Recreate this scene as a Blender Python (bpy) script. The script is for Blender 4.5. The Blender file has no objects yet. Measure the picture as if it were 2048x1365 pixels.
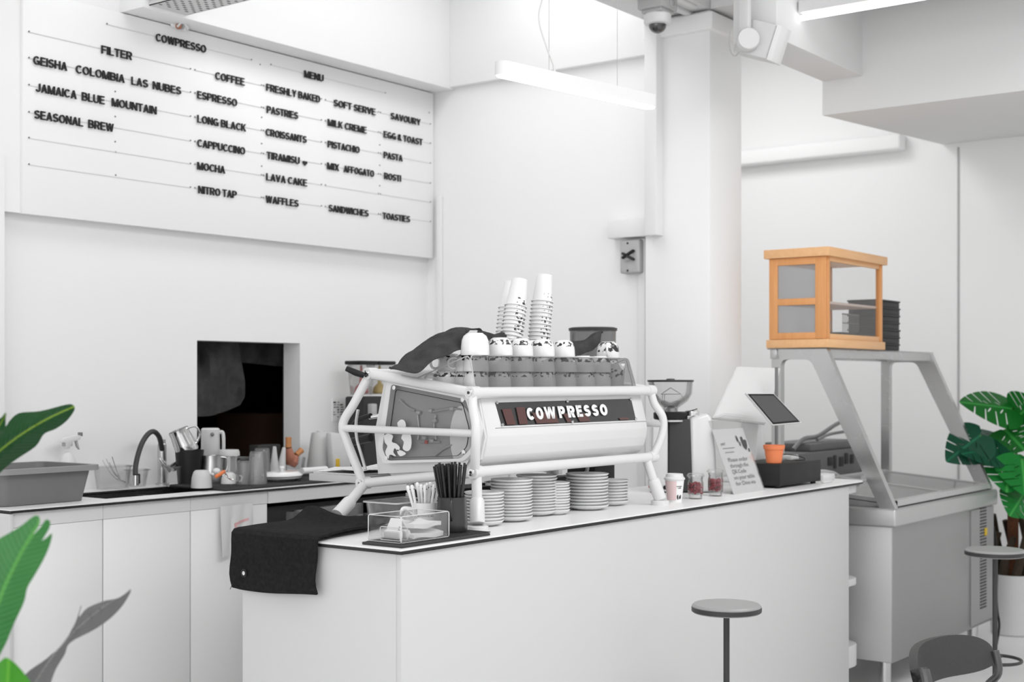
import bpy, bmesh, math, random
from mathutils import Vector, Matrix, Euler
from mathutils.geometry import delaunay_2d_cdt
R = math.radians
random.seed(11)
S = bpy.context.scene
COL = S.collection

# ------------------------------------------------------------------ camera, world, light, exposure
FP = 2743.0            # focal length in pixels of a 2048 px wide frame
YAW = 0.6442           # angle between the view direction and the long axis of the counters
EYE = 1.62
HOR = 760.0            # picture row of the horizon
FX, FY = math.cos(YAW), math.sin(YAW)
RX, RY = math.sin(YAW), -math.cos(YAW)
cd = bpy.data.cameras.new('camera'); cam = bpy.data.objects.new('camera', cd); COL.objects.link(cam)
cam.location = (0, 0, EYE)
cam.rotation_euler = (R(90), 0, YAW - R(90))
cd.sensor_width = 36.0; cd.lens = FP / 2048 * 36.0
cd.shift_y = (HOR - 682.5) / 2048
cd.clip_start = 0.05; cd.clip_end = 100
cd.dof.use_dof = True; cd.dof.focus_distance = 4.75; cd.dof.aperture_fstop = 3.4
S.camera = cam

w = bpy.data.worlds.new('daylight'); S.world = w; w.use_nodes = True
bg = w.node_tree.nodes['Background']; bg.inputs[0].default_value = (1, 1, 1, 1); bg.inputs[1].default_value = 1.0
S.view_settings.view_transform = 'Standard'; S.view_settings.look = 'None'
S.view_settings.exposure = 0.0; S.view_settings.gamma = 1.0
S.view_settings.use_curve_mapping = False

def area(name, loc, rot, sx, sy, power, spread=180):
    l = bpy.data.lights.new(name, 'AREA'); l.shape = 'RECTANGLE'; l.size = sx; l.size_y = sy; l.energy = power
    l.spread = R(spread)
    o = bpy.data.objects.new(name, l); COL.objects.link(o); o.location = loc; o.rotation_euler = rot
    return o
area('ceiling_light_bar', (4.75, 4.12, 4.22), (0, 0, 0), 3.2, 1.2, 36)
area('ceiling_light_hall', (4.0, 0.2, 4.22), (0, 0, 0), 5.0, 2.0, 138)
area('ceiling_light_far_room', (7.75, 4.55, 4.22), (0, 0, 0), 1.4, 1.2, 33)
area('shop_front_daylight', (-2.4, 1.4, 2.2), (0, R(-90), 0), 3.6, 6.0, 88)

def ray(px):
    l = (px - 1024) / FP
    return FX + l * RX, FY + l * RY
def zz(py, d): return EYE - (py - HOR) / FP * d
def PX(px, py, X):
    a, b = ray(px); d = X / a
    return Vector((X, b * d, zz(py, d)))
def PY(px, py, Y):
    a, b = ray(px); d = Y / b
    return Vector((a * d, Y, zz(py, d)))
def PZ(px, py, z):
    d = (EYE - z) * FP / (py - HOR); a, b = ray(px)
    return Vector((a * d, b * d, z))
def PD(px, py, d):
    a, b = ray(px)
    return Vector((a * d, b * d, zz(py, d)))
def at(px, Y, z):          # stand something on level z at depth line Y, in picture column px
    a, b = ray(px); d = Y / b
    return Vector((a * d, Y, z))
def dep(v): return v[0] * FX + v[1] * FY

# ------------------------------------------------------------------ materials
MATS = {}
def lin(c):
    return tuple(((x / 12.92) if x <= .04045 else ((x + .055) / 1.055) ** 2.4) for x in c)
def g(v): return (v, v, v)
def mat(name, col, rough=.5, metal=0., bump=0., bscale=60., var=0., vscale=3., coat=0., spec=.5, emit=0., sss=0.):
    if name in MATS: return MATS[name]
    m = bpy.data.materials.new(name); m.use_nodes = True; nt = m.node_tree; N = nt.nodes; L = nt.links
    b = N['Principled BSDF']
    b.inputs['Base Color'].default_value = (*col, 1); b.inputs['Roughness'].default_value = rough
    b.inputs['Metallic'].default_value = metal; b.inputs['Coat Weight'].default_value = coat
    b.inputs['Specular IOR Level'].default_value = spec
    tc = N.new('ShaderNodeTexCoord')
    no = N.new('ShaderNodeTexNoise'); no.inputs['Scale'].default_value = vscale; no.inputs['Detail'].default_value = 5
    L.new(tc.outputs['Object'], no.inputs['Vector'])
    mr = N.new('ShaderNodeMapRange'); mr.inputs[3].default_value = max(0, rough - .06); mr.inputs[4].default_value = min(1, rough + .06)
    L.new(no.outputs['Fac'], mr.inputs[0]); L.new(mr.outputs[0], b.inputs['Roughness'])
    if var:
        mx = N.new('ShaderNodeMix'); mx.data_type = 'RGBA'
        mx.inputs[6].default_value = (*[c * (1 - var) for c in col], 1); mx.inputs[7].default_value = (*[min(1, c * (1 + var)) for c in col], 1)
        L.new(no.outputs['Fac'], mx.inputs[0]); L.new(mx.outputs[2], b.inputs['Base Color'])
    if bump:
        n2 = N.new('ShaderNodeTexNoise'); n2.inputs['Scale'].default_value = bscale; n2.inputs['Detail'].default_value = 6
        L.new(tc.outputs['Object'], n2.inputs['Vector'])
        bp = N.new('ShaderNodeBump'); bp.inputs['Strength'].default_value = bump; bp.inputs['Distance'].default_value = .01
        L.new(n2.outputs['Fac'], bp.inputs['Height']); L.new(bp.outputs[0], b.inputs['Normal'])
    if emit:
        b.inputs['Emission Color'].default_value = (*col, 1); b.inputs['Emission Strength'].default_value = emit
    MATS[name] = m
    return m
def glass(name, tint=(1, 1, 1), refl=.9, rough=.03, dens=0.0, dcol=(.5, .5, .5)):
    """clear sheet: straight-through transparency with a fresnel gloss, dens adds a milky or smoky body"""
    if name in MATS: return MATS[name]
    m = bpy.data.materials.new(name); m.use_nodes = True; nt = m.node_tree; N = nt.nodes; L = nt.links
    for n in list(N):
        if n.type == 'BSDF_PRINCIPLED': N.remove(n)
    out = N['Material Output']
    tr = N.new('ShaderNodeBsdfTransparent'); tr.inputs[0].default_value = (*tint, 1)
    gl = N.new('ShaderNodeBsdfGlossy'); gl.inputs['Roughness'].default_value = rough
    df = N.new('ShaderNodeBsdfDiffuse'); df.inputs[0].default_value = (*dcol, 1)
    m1 = N.new('ShaderNodeMixShader'); m1.inputs[0].default_value = dens
    L.new(tr.outputs[0], m1.inputs[1]); L.new(df.outputs[0], m1.inputs[2])
    fr = N.new('ShaderNodeLayerWeight'); fr.inputs['Blend'].default_value = .25
    mt = N.new('ShaderNodeMath'); mt.operation = 'MULTIPLY'; mt.inputs[1].default_value = refl * .6
    L.new(fr.outputs['Fresnel'], mt.inputs[0])
    m2 = N.new('ShaderNodeMixShader'); L.new(mt.outputs[0], m2.inputs[0])
    L.new(m1.outputs[0], m2.inputs[1]); L.new(gl.outputs[0], m2.inputs[2]); L.new(m2.outputs[0], out.inputs[0])
    MATS[name] = m
    return m
def refr(name, col=(1, 1, 1), rough=.02):
    m = mat(name, col, rough); b = m.node_tree.nodes['Principled BSDF']
    b.inputs['Transmission Weight'].default_value = 1.; b.inputs['IOR'].default_value = 1.45
    return m
def spots(name, base, spot, z0, z1, scale=38., thr=.56, rough=.25, side=None):
    """glazed white ware with a band of black hide blotches between the heights z0 and z1 (object space)"""
    m = mat(name, base, rough, coat=.3); nt = m.node_tree; N = nt.nodes; L = nt.links; b = N['Principled BSDF']
    tc = N.new('ShaderNodeTexCoord'); oi = N.new('ShaderNodeObjectInfo')
    ad = N.new('ShaderNodeVectorMath'); ad.operation = 'ADD'
    ml = N.new('ShaderNodeMath'); ml.operation = 'MULTIPLY'; ml.inputs[1].default_value = 37.
    L.new(oi.outputs['Random'], ml.inputs[0]); L.new(tc.outputs['Object'], ad.inputs[0]); L.new(ml.outputs[0], ad.inputs[1])
    no = N.new('ShaderNodeTexNoise'); no.inputs['Scale'].default_value = scale; no.inputs['Detail'].default_value = 2.5
    L.new(ad.outputs[0], no.inputs['Vector'])
    gt = N.new('ShaderNodeMath'); gt.operation = 'GREATER_THAN'; gt.inputs[1].default_value = thr
    L.new(no.outputs['Fac'], gt.inputs[0])
    sx = N.new('ShaderNodeSeparateXYZ'); L.new(tc.outputs['Object'], sx.inputs[0])
    a = N.new('ShaderNodeMath'); a.operation = 'GREATER_THAN'; a.inputs[1].default_value = z0; L.new(sx.outputs[2], a.inputs[0])
    c = N.new('ShaderNodeMath'); c.operation = 'LESS_THAN'; c.inputs[1].default_value = z1; L.new(sx.outputs[2], c.inputs[0])
    p = N.new('ShaderNodeMath'); p.operation = 'MULTIPLY'; L.new(a.outputs[0], p.inputs[0]); L.new(c.outputs[0], p.inputs[1])
    q = N.new('ShaderNodeMath'); q.operation = 'MULTIPLY'; L.new(p.outputs[0], q.inputs[0]); L.new(gt.outputs[0], q.inputs[1])
    if side:      # print only on one side of the ware
        dt = N.new('ShaderNodeVectorMath'); dt.operation = 'DOT_PRODUCT'; dt.inputs[1].default_value = (side[0], side[1], 0); L.new(tc.outputs['Object'], dt.inputs[0])
        sg_ = N.new('ShaderNodeMath'); sg_.operation = 'GREATER_THAN'; sg_.inputs[1].default_value = side[2]; L.new(dt.outputs['Value'], sg_.inputs[0])
        q2 = N.new('ShaderNodeMath'); q2.operation = 'MULTIPLY'; L.new(q.outputs[0], q2.inputs[0]); L.new(sg_.outputs[0], q2.inputs[1]); q = q2
    mx = N.new('ShaderNodeMix'); mx.data_type = 'RGBA'; mx.inputs[6].default_value = (*base, 1); mx.inputs[7].default_value = (*spot, 1)
    L.new(q.outputs[0], mx.inputs[0]); L.new(mx.outputs[2], b.inputs['Base Color'])
    return m
def leafmat(name, c0, c1, vein, rib=(.3, .5, .1)):
    """leaf: UV u runs along the midrib, v across it (-1..1)"""
    m = mat(name, c0, .5, spec=.2); nt = m.node_tree; N = nt.nodes; L = nt.links; b = N['Principled BSDF']
    uv = N.new('ShaderNodeUVMap'); sp = N.new('ShaderNodeSeparateXYZ'); L.new(uv.outputs[0], sp.inputs[0])
    ab = N.new('ShaderNodeMath'); ab.operation = 'ABSOLUTE'; L.new(sp.outputs[1], ab.inputs[0])
    k = N.new('ShaderNodeMath'); k.operation = 'MULTIPLY_ADD'; k.inputs[1].default_value = -.22; L.new(ab.outputs[0], k.inputs[0]); L.new(sp.outputs[0], k.inputs[2])
    s = N.new('ShaderNodeMath'); s.operation = 'MULTIPLY'; s.inputs[1].default_value = 150.; L.new(k.outputs[0], s.inputs[0])
    si = N.new('ShaderNodeMath'); si.operation = 'SINE'; L.new(s.outputs[0], si.inputs[0])
    mr = N.new('ShaderNodeMapRange'); mr.inputs[1].default_value = -1; mr.inputs[2].default_value = 1; L.new(si.outputs[0], mr.inputs[0])
    tc = N.new('ShaderNodeTexCoord'); no = N.new('ShaderNodeTexNoise'); no.inputs['Scale'].default_value = 9; L.new(tc.outputs['Object'], no.inputs['Vector'])
    av = N.new('ShaderNodeMath'); av.operation = 'MULTIPLY_ADD'; av.inputs[1].default_value = vein; L.new(mr.outputs[0], av.inputs[0]); L.new(no.outputs['Fac'], av.inputs[2])
    mx = N.new('ShaderNodeMix'); mx.data_type = 'RGBA'; mx.inputs[6].default_value = (*c0, 1); mx.inputs[7].default_value = (*c1, 1); L.new(av.outputs[0], mx.inputs[0])
    lt = N.new('ShaderNodeMath'); lt.operation = 'LESS_THAN'; lt.inputs[1].default_value = .045; L.new(ab.outputs[0], lt.inputs[0])
    m2 = N.new('ShaderNodeMix'); m2.data_type = 'RGBA'; m2.inputs[7].default_value = (*rib, 1); L.new(lt.outputs[0], m2.inputs[0]); L.new(mx.outputs[2], m2.inputs[6])
    L.new(m2.outputs[2], b.inputs['Base Color'])
    bp = N.new('ShaderNodeBump'); bp.inputs['Strength'].default_value = .25; bp.inputs['Distance'].default_value = .004
    L.new(mr.outputs[0], bp.inputs['Height']); L.new(bp.outputs[0], b.inputs['Normal'])
    return m
def wood(name, c0, c1, axis=2):
    m = mat(name, c0, .45); nt = m.node_tree; N = nt.nodes; L = nt.links; b = N['Principled BSDF']
    tc = N.new('ShaderNodeTexCoord'); mp = N.new('ShaderNodeMapping')
    sc = [9, 9, 9]; sc[axis] = .9; mp.inputs['Scale'].default_value = sc
    L.new(tc.outputs['Object'], mp.inputs[0])
    no = N.new('ShaderNodeTexNoise'); no.inputs['Scale'].default_value = 5; no.inputs['Detail'].default_value = 8; no.inputs['Distortion'].default_value = .6
    L.new(mp.outputs[0], no.inputs['Vector'])
    mx = N.new('ShaderNodeMix'); mx.data_type = 'RGBA'; mx.inputs[6].default_value = (*c0, 1); mx.inputs[7].default_value = (*c1, 1)
    L.new(no.outputs['Fac'], mx.inputs[0]); L.new(mx.outputs[2], b.inputs['Base Color'])
    return m

# ------------------------------------------------------------------ mesh builder
def woff(o):
    v = Vector((0, 0, 0))
    while o is not None:
        v = v + Vector(o.location); o = o.parent
    return v
class MB:
    def __init__(s): s.bm = bmesh.new(); s.uv = None
    def _merge(s, t, M=None):
        if M is not None: t.transform(M)
        me = bpy.data.meshes.new('t'); t.to_mesh(me); t.free(); s.bm.from_mesh(me); bpy.data.meshes.remove(me)
        return s
    def box(s, a, b, bev=0., seg=2, M=None):
        t = bmesh.new(); bmesh.ops.create_cube(t, size=1)
        lo = [min(a[i], b[i]) for i in range(3)]; hi = [max(a[i], b[i]) for i in range(3)]
        for v in t.verts: v.co = Vector([lo[i] + (v.co[i] + .5) * (hi[i] - lo[i]) for i in range(3)])
        if bev:
            bv = min(bev, .49 * min(hi[i] - lo[i] for i in range(3)))
            bmesh.ops.bevel(t, geom=list(t.edges), offset=bv, segments=seg, affect='EDGES', profile=.5)
        return s._merge(t, M)
    def tube(s, pts, r, n=12, closed=False, caps=True, M=None):
        pts = [Vector(p) for p in pts]; k = len(pts); t = bmesh.new(); rings = []
        rs = r if isinstance(r, (list, tuple)) else [r] * k
        nrm = None
        for i in range(k):
            if closed: d = (pts[(i + 1) % k] - pts[i - 1])
            else: d = (pts[min(i + 1, k - 1)] - pts[max(i - 1, 0)])
            d = d.normalized()
            if nrm is None:
                u = Vector((0, 0, 1)) if abs(d.z) < .9 else Vector((1, 0, 0))
                nrm = (u - d * u.dot(d)).normalized()
            else:
                nrm = (nrm - d * nrm.dot(d)); nrm = nrm.normalized() if nrm.length > 1e-6 else d.orthogonal().normalized()
            bn = d.cross(nrm)
            rings.append([t.verts.new(pts[i] + (nrm * math.cos(a) + bn * math.sin(a)) * rs[i]) for a in [2 * math.pi * j / n for j in range(n)]])
        for i in range(k if closed else k - 1):
            A, B = rings[i], rings[(i + 1) % k]
            for j in range(n): t.faces.new((A[j], A[(j + 1) % n], B[(j + 1) % n], B[j]))
        if caps and not closed:
            t.faces.new(list(reversed(rings[0]))); t.faces.new(rings[-1])
        bmesh.ops.recalc_face_normals(t, faces=t.faces)
        return s._merge(t, M)
    def lathe(s, prof, c=(0, 0, 0), n=32, M=None, a0=0., a1=2 * math.pi, sq=1.):
        t = bmesh.new(); full = abs(a1 - a0 - 2 * math.pi) < 1e-6; rings = []
        m = n if full else n + 1
        for r, z in prof:
            if r <= 1e-7: rings.append([t.verts.new((c[0], c[1], c[2] + z))])
            else: rings.append([t.verts.new((c[0] + r * math.cos(a0 + (a1 - a0) * j / n), c[1] + r * sq * math.sin(a0 + (a1 - a0) * j / n), c[2] + z)) for j in range(m)])
        for A, B in zip(rings, rings[1:]):
            for j in range(n):
                j2 = (j + 1) % m
                if len(A) == 1 and len(B) == 1: continue
                if len(A) == 1: t.faces.new((A[0], B[j2], B[j]))
                elif len(B) == 1: t.faces.new((A[j], A[j2], B[0]))
                else: t.faces.new((A[j], A[j2], B[j2], B[j]))
        bmesh.ops.recalc_face_normals(t, faces=t.faces)
        return s._merge(t, M)
    def prism(s, poly, ax, t0, t1, bev=0., M=None, seg=2):
        """poly: 2D outline; ax 'X': (y,z), 'Y': (x,z), 'Z': (x,y)"""
        t = bmesh.new()
        def p3(p, q): return {'X': (q, p[0], p[1]), 'Y': (p[0], q, p[1]), 'Z': (p[0], p[1], q)}[ax]
        A = [t.verts.new(p3(p, t0)) for p in poly]; B = [t.verts.new(p3(p, t1)) for p in poly]; n = len(poly)
        f0 = t.faces.new(A); f1 = t.faces.new(list(reversed(B)))
        for i in range(n): t.faces.new((A[i], B[i], B[(i + 1) % n], A[(i + 1) % n]))
        bmesh.ops.recalc_face_normals(t, faces=t.faces)
        if bev: bmesh.ops.bevel(t, geom=list(t.edges), offset=bev, segments=seg, affect='EDGES', profile=.5)
        return s._merge(t, M)
    def quad(s, *p):
        t = bmesh.new(); t.faces.new([t.verts.new(q) for q in p]); return s._merge(t)
    def slab(s, pts, th):
        """planar 3D outline given thickness along its normal"""
        pts = [Vector(p) for p in pts]; n = (pts[1] - pts[0]).cross(pts[-1] - pts[0]).normalized() * th
        t = bmesh.new(); A = [t.verts.new(p) for p in pts]; B = [t.verts.new(p + n) for p in pts]; k = len(pts)
        t.faces.new(A); t.faces.new(list(reversed(B)))
        for i in range(k): t.faces.new((A[i], B[i], B[(i + 1) % k], A[(i + 1) % k]))
        bmesh.ops.recalc_face_normals(t, faces=t.faces)
        return s._merge(t)
    def sphere(s, c, r, n=16, sc=(1, 1, 1)):
        t = bmesh.new(); bmesh.ops.create_uvsphere(t, u_segments=n, v_segments=max(6, n // 2), radius=r)
        for v in t.verts: v.co = Vector((c[0] + v.co.x * sc[0], c[1] + v.co.y * sc[1], c[2] + v.co.z * sc[2]))
        return s._merge(t)
    def grid(s, rows, th=0.):
        """rows: list of equal-length lists of points; th closes it as a sheet of that thickness"""
        t = bmesh.new(); V = [[t.verts.new(p) for p in r] for r in rows]
        F = [t.faces.new((V[i][j], V[i][j + 1], V[i + 1][j + 1], V[i + 1][j])) for i in range(len(V) - 1) for j in range(len(V[0]) - 1)]
        bmesh.ops.recalc_face_normals(t, faces=t.faces)
        if th: bmesh.ops.solidify(t, geom=F, thickness=th)
        return s._merge(t)
    def mesh(s, me, M): s.bm.from_mesh(me) if M is None else s._merge(_bm(me), M); return s
    def build(s, name, m, parent=None, M=None, smooth=32, rel=True):
        if M is not None: s.bm.transform(M)
        if parent is not None and rel: s.bm.transform(Matrix.Translation(-woff(parent)))
        me = bpy.data.meshes.new(name); s.bm.to_mesh(me); s.bm.free()
        for mm in (m if isinstance(m, (list, tuple)) else [m]): me.materials.append(mm)
        if smooth:
            me.polygons.foreach_set('use_smooth', [True] * len(me.polygons)); me.set_sharp_from_angle(angle=R(smooth))
        o = bpy.data.objects.new(name, me); COL.objects.link(o)
        if parent is not None: o.parent = parent
        return o
def _bm(me):
    t = bmesh.new(); t.from_mesh(me); return t
def thing(name, label, cat, loc=(0, 0, 0), group=None):
    o = bpy.data.objects.new(name, None); COL.objects.link(o); o.location = loc; o.empty_display_size = .05
    return tag(o, label, cat, group)
def tag(o, label, cat, group=None, kind=None):
    o['label'] = label; o['category'] = cat
    if group: o['group'] = group
    if kind: o['kind'] = kind
    return o
def struct(name, mb, m, label=None, smooth=32):
    o = mb.build(name, m, smooth=smooth); o['kind'] = 'structure'
    if label: o['label'] = label
    return o
def single(name, mb, m, label, cat, group=None, loc=None, smooth=32):
    """a thing that is one mesh, its origin at its base"""
    if loc is not None: mb.bm.transform(Matrix.Translation(-Vector(loc)))
    o = mb.build(name, m, smooth=smooth)
    if loc is not None: o.location = loc
    return tag(o, label, cat, group)
def dup(root, loc, rot=(0, 0, 0), label=None, group=None):
    r = root.copy(); COL.objects.link(r); r.location = loc; r.rotation_euler = rot
    if label: r['label'] = label
    if group: r['group'] = group
    for ch in list(root.children):
        c = ch.copy(); COL.objects.link(c); c.parent = r
        for gg in list(ch.children):
            d = gg.copy(); COL.objects.link(d); d.parent = c
    return r
_txt = {}
def text_mesh(body, bold=.0, ext=.1, sp=1.):
    k = (body, bold, ext, sp)
    if k in _txt: return _txt[k]
    c = bpy.data.curves.new('t', 'FONT'); c.body = body; c.size = 1; c.offset = bold; c.extrude = ext; c.resolution_u = 3; c.space_character = sp
    o = bpy.data.objects.new('t', c); COL.objects.link(o)
    me = bpy.data.meshes.new_from_object(o.evaluated_get(bpy.context.evaluated_depsgraph_get()))
    bpy.data.objects.remove(o); bpy.data.curves.remove(c)
    xs = [v.co.x for v in me.vertices]; ys = [v.co.y for v in me.vertices]
    _txt[k] = (me, min(xs), max(xs), min(ys), max(ys))
    return _txt[k]
def lettering(mb, body, p0, p1, up, h, depth=.003, bold=.02, sp=1., cap=None):
    """letters from p0 to p1 (world), cap height h along up, standing out of the surface"""
    me, x0, x1, y0, y1 = text_mesh(body, bold, .5, sp)
    p0 = Vector(p0); p1 = Vector(p1); up = Vector(up).normalized(); ux = (p1 - p0)
    n = ux.normalized().cross(up)
    sx = ux / (x1 - x0); hh = cap if cap else (text_mesh('H', bold, .5)[4] - text_mesh('H', bold, .5)[3]); sy = up * (h / hh)
    M = Matrix(((sx.x, sy.x, n.x * depth, 0), (sx.y, sy.y, n.y * depth, 0), (sx.z, sy.z, n.z * depth, 0), (0, 0, 0, 1)))
    org = p0 - sx * x0
    M.translation = org
    return mb._merge(_bm(me), M)
def glyph(ch, t=.17):
    """grotesque block capital in a box of height 1: list of closed outlines, and its width"""
    Q = []; h = t / 2
    def V(x, a=0., b=1.): Q.append([(x - h, a), (x + h, a), (x + h, b), (x - h, b)])
    def H(a, b, y): Q.append([(a, y - h * .92), (b, y - h * .92), (b, y + h * .92), (a, y + h * .92)])
    def D(x0, y0, x1, y1):
        k = h * math.hypot(x1 - x0, y1 - y0) / abs(y1 - y0) * .96
        Q.append([(x0 - k, y0), (x0 + k, y0), (x1 + k, y1), (x1 - k, y1)])
    def A(cx, cy, rx, ry, a0, a1, n=14):
        P = [(R(a0 + (a1 - a0) * i / n)) for i in range(n + 1)]
        for a, b in zip(P, P[1:]):
            Q.append([(cx + (rx - h) * math.cos(a), cy + (ry - h) * math.sin(a)), (cx + (rx + h) * math.cos(a), cy + (ry + h) * math.sin(a)), (cx + (rx + h) * math.cos(b), cy + (ry + h) * math.sin(b)), (cx + (rx - h) * math.cos(b), cy + (ry - h) * math.sin(b))])
    u = 1 - h; w = .7
    if ch == 'A': D(h, 0, .36, 1); D(.72 - h, 0, .36, 1); H(.2, .52, .29); w = .72
    elif ch == 'B': V(h); H(h, .40, u); H(h, .42, .52); H(h, .40, h); A(.38, (u + .52) / 2, .20, (u - .52) / 2, -90, 90, 8); A(.40, (h + .52) / 2, .24, (.52 - h) / 2, -90, 90, 8); w = .70
    elif ch == 'C': A(.38, .5, .38 - h, .5 - h, 42, 318, 18); w = .70
    elif ch == 'D': V(h); H(h, .32, u); H(h, .32, h); A(.32, .5, .38 - h, .5 - h, -90, 90, 10)
    elif ch == 'E': V(h); H(h, .60, u); H(h, .56, .52); H(h, .62, h); w = .62
    elif ch == 'F': V(h); H(h, .58, u); H(h, .52, .50); w = .58
    elif ch == 'G': A(.38, .5, .38 - h, .5 - h, 42, 325, 18); H(.42, .74, .43); V(.74 - h, .02, .47); w = .76
    elif ch == 'H': V(h); V(.7 - h); H(h, .7 - h, .52)
    elif ch == 'I': V(h); w = t
    elif ch == 'J': V(.54 - h, .27, 1); A(.27, .28, .27 - h, .28 - h, 180, 360, 10); w = .54
    elif ch == 'K': V(h); D(.14, .36, .60, 1); D(.62, 0, .28, .58); w = .72
    elif ch == 'L': V(h); H(h, .55, h); w = .56
    elif ch == 'M': V(h * .9); V(.84 - h * .9); D(.42, 0, h * 1.3, 1); D(.42, 0, .84 - h * 1.3, 1); w = .84
    elif ch == 'N': V(h); V(.7 - h); D(.7 - h * 1.1, 0, h * 1.1, 1)
    elif ch == 'O': A(.39, .5, .39 - h, .5 - h, 0, 360, 24); w = .78
    elif ch in 'PR':
        V(h); H(h, .38, u); H(h, .38, .45); A(.38, (u + .45) / 2, .28 - h * .6, (u - .45) / 2, -90, 90, 8); w = .66
        if ch == 'R': D(.66 - h, 0, .40, .45); w = .70
    elif ch == 'S': A(.33, (u + .51) / 2, .31 - h, (u - .51) / 2, 18, 270, 12); A(.33, (h + .51) / 2, .33 - h, (.51 - h) / 2, -165, 90, 12); w = .66
    elif ch == 'T': H(0, .64, u); V(.32, 0, u); w = .64
    elif ch == 'U': V(h, .3, 1); V(.7 - h, .3, 1); A(.35, .30, .35 - h, .30 - h, 180, 360, 10)
    elif ch == 'V': D(.35, 0, h, 1); D(.35, 0, .7 - h, 1)
    elif ch == 'W': D(.27, 0, h, 1); D(.27, 0, .5, 1); D(.73, 0, .5, 1); D(.73, 0, 1 - h, 1); w = 1.
    elif ch == 'X': D(h * 1.1, 0, .7 - h * 1.1, 1); D(.7 - h * 1.1, 0, h * 1.1, 1)
    elif ch == 'Y': D(.35, .40, h, 1); D(.35, .40, .7 - h, 1); V(.35, 0, .44)
    elif ch == '&': A(.30, .76, .24 - h, .24 - h, 0, 360, 12); A(.30, .27, .30 - h, .27 - h, 60, 345, 12); D(.70, 0, .24, .62); w = .74
    return Q, w
def block_letters(mb, body, p0, p1, up, h, depth=.003, t=.17, gap=.11, space=.34):
    """block capitals from p0 to p1, standing out of the surface"""
    p0 = Vector(p0); p1 = Vector(p1); up = Vector(up).normalized() * h; n = (p1 - p0).cross(up).normalized() * depth
    x = 0.; out = []
    for ch in body:
        if ch == ' ': x += space - gap; continue
        Q, w = glyph(ch, t); out.append((x, Q)); x += w + gap
    ux = (p1 - p0) / (x - gap); bm = mb.bm
    for x0, Q in out:
        for q in Q:
            a = [bm.verts.new(p0 + ux * (x0 + c[0]) + up * c[1]) for c in q]; b = [bm.verts.new(v.co + n) for v in a]
            fs = [bm.faces.new(list(reversed(a))), bm.faces.new(b)] + [bm.faces.new((a[i], a[(i + 1) % 4], b[(i + 1) % 4], b[i])) for i in range(4)]
            bmesh.ops.recalc_face_normals(bm, faces=fs)
    return mb
def crom(P, m=6):
    """smooth curve through points"""
    P = [Vector(p) for p in P]; out = []
    for i in range(len(P) - 1):
        a, b, c, d = P[max(i - 1, 0)], P[i], P[i + 1], P[min(i + 2, len(P) - 1)]
        for j in range(m):
            t = j / m; t2 = t * t; t3 = t2 * t
            out.append(.5 * ((2 * b) + (c - a) * t + (2 * a - 5 * b + 4 * c - d) * t2 + (3 * b - a - 3 * c + d) * t3))
    out.append(P[-1])
    return out
def arc(c, r, a0, a1, n, ax='X'):
    o = []
    for i in range(n + 1):
        a = R(a0 + (a1 - a0) * i / n)
        o.append((c[0] + r * math.cos(a), c[1] + r * math.sin(a)))
    return o
def rrect(x0, y0, x1, y1, r, n=5):
    return arc((x1 - r, y1 - r), r, 0, 90, n) + arc((x0 + r, y1 - r), r, 90, 180, n) + arc((x0 + r, y0 + r), r, 180, 270, n) + arc((x1 - r, y0 + r), r, 270, 360, n)
def roundpoly(P, r, n=4):
    """round the corners of a 2D outline"""
    out = []; k = len(P)
    for i in range(k):
        a, b, c = Vector(P[i - 1]), Vector(P[i]), Vector(P[(i + 1) % k])
        d1 = (a - b); d2 = (c - b); rr = min(r, .45 * d1.length, .45 * d2.length)
        p = b + d1.normalized() * rr; q = b + d2.normalized() * rr
        for j in range(n + 1):
            t = j / n; out.append(tuple((1 - t) ** 2 * p + 2 * t * (1 - t) * b + t * t * q))
    return out

WHITE = mat('wall_white', g(.87), .75, bump=.05, bscale=25)
WALLB = mat('board_white', g(.87), .5, bump=.02, bscale=12)
CEIL = mat('ceiling_white', g(.78), .8, bump=.04, bscale=30)
BEAMW = mat('beam_white', g(.74), .8, bump=.05, bscale=30)
LAM2 = mat('cabinet_laminate', g(.82), .45, bump=.01, bscale=8)
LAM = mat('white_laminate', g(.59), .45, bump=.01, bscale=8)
LAMTOP = mat('white_worktop', g(.86), .35)
BLK = mat('black_edge', g(.012), .5)
POWDER = mat('white_powder_coat', g(.72), .32, coat=.3, bump=.01, bscale=150)
STEEL = mat('brushed_steel', g(.62), .32, metal=1, bump=.02, bscale=120)
CHROME = mat('chrome', g(.75), .12, metal=1)
DSTEEL = mat('dull_steel', g(.50), .45, metal=.6, bump=.02, bscale=90)
BLACKP = mat('black_plastic', g(.015), .45, bump=.05, bscale=120, spec=.25)
DGREY = mat('charcoal', g(.035), .55, bump=.05, bscale=90, spec=.25)
MGREY = mat('mid_grey_plastic', g(.20), .5, var=.08, vscale=6)
LGREY = mat('light_grey_plastic', g(.45), .5)
CERAM = mat('white_ceramic', g(.84), .2, coat=.4)
WPLAST = mat('white_plastic', g(.72), .35)
CLEAR = glass('clear_glass', (.985, .985, .985), .7)
CLEARP = glass('clear_plastic', (.97, .97, .97), .8, .08, .05, g(.9))
SMOKE = glass('smoked_acrylic', (.42, .42, .42), .8, .04, .12, g(.30))
PAPER = mat('paper', g(.84), .8)
INK = mat('black_ink', g(.015), .6)
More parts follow.
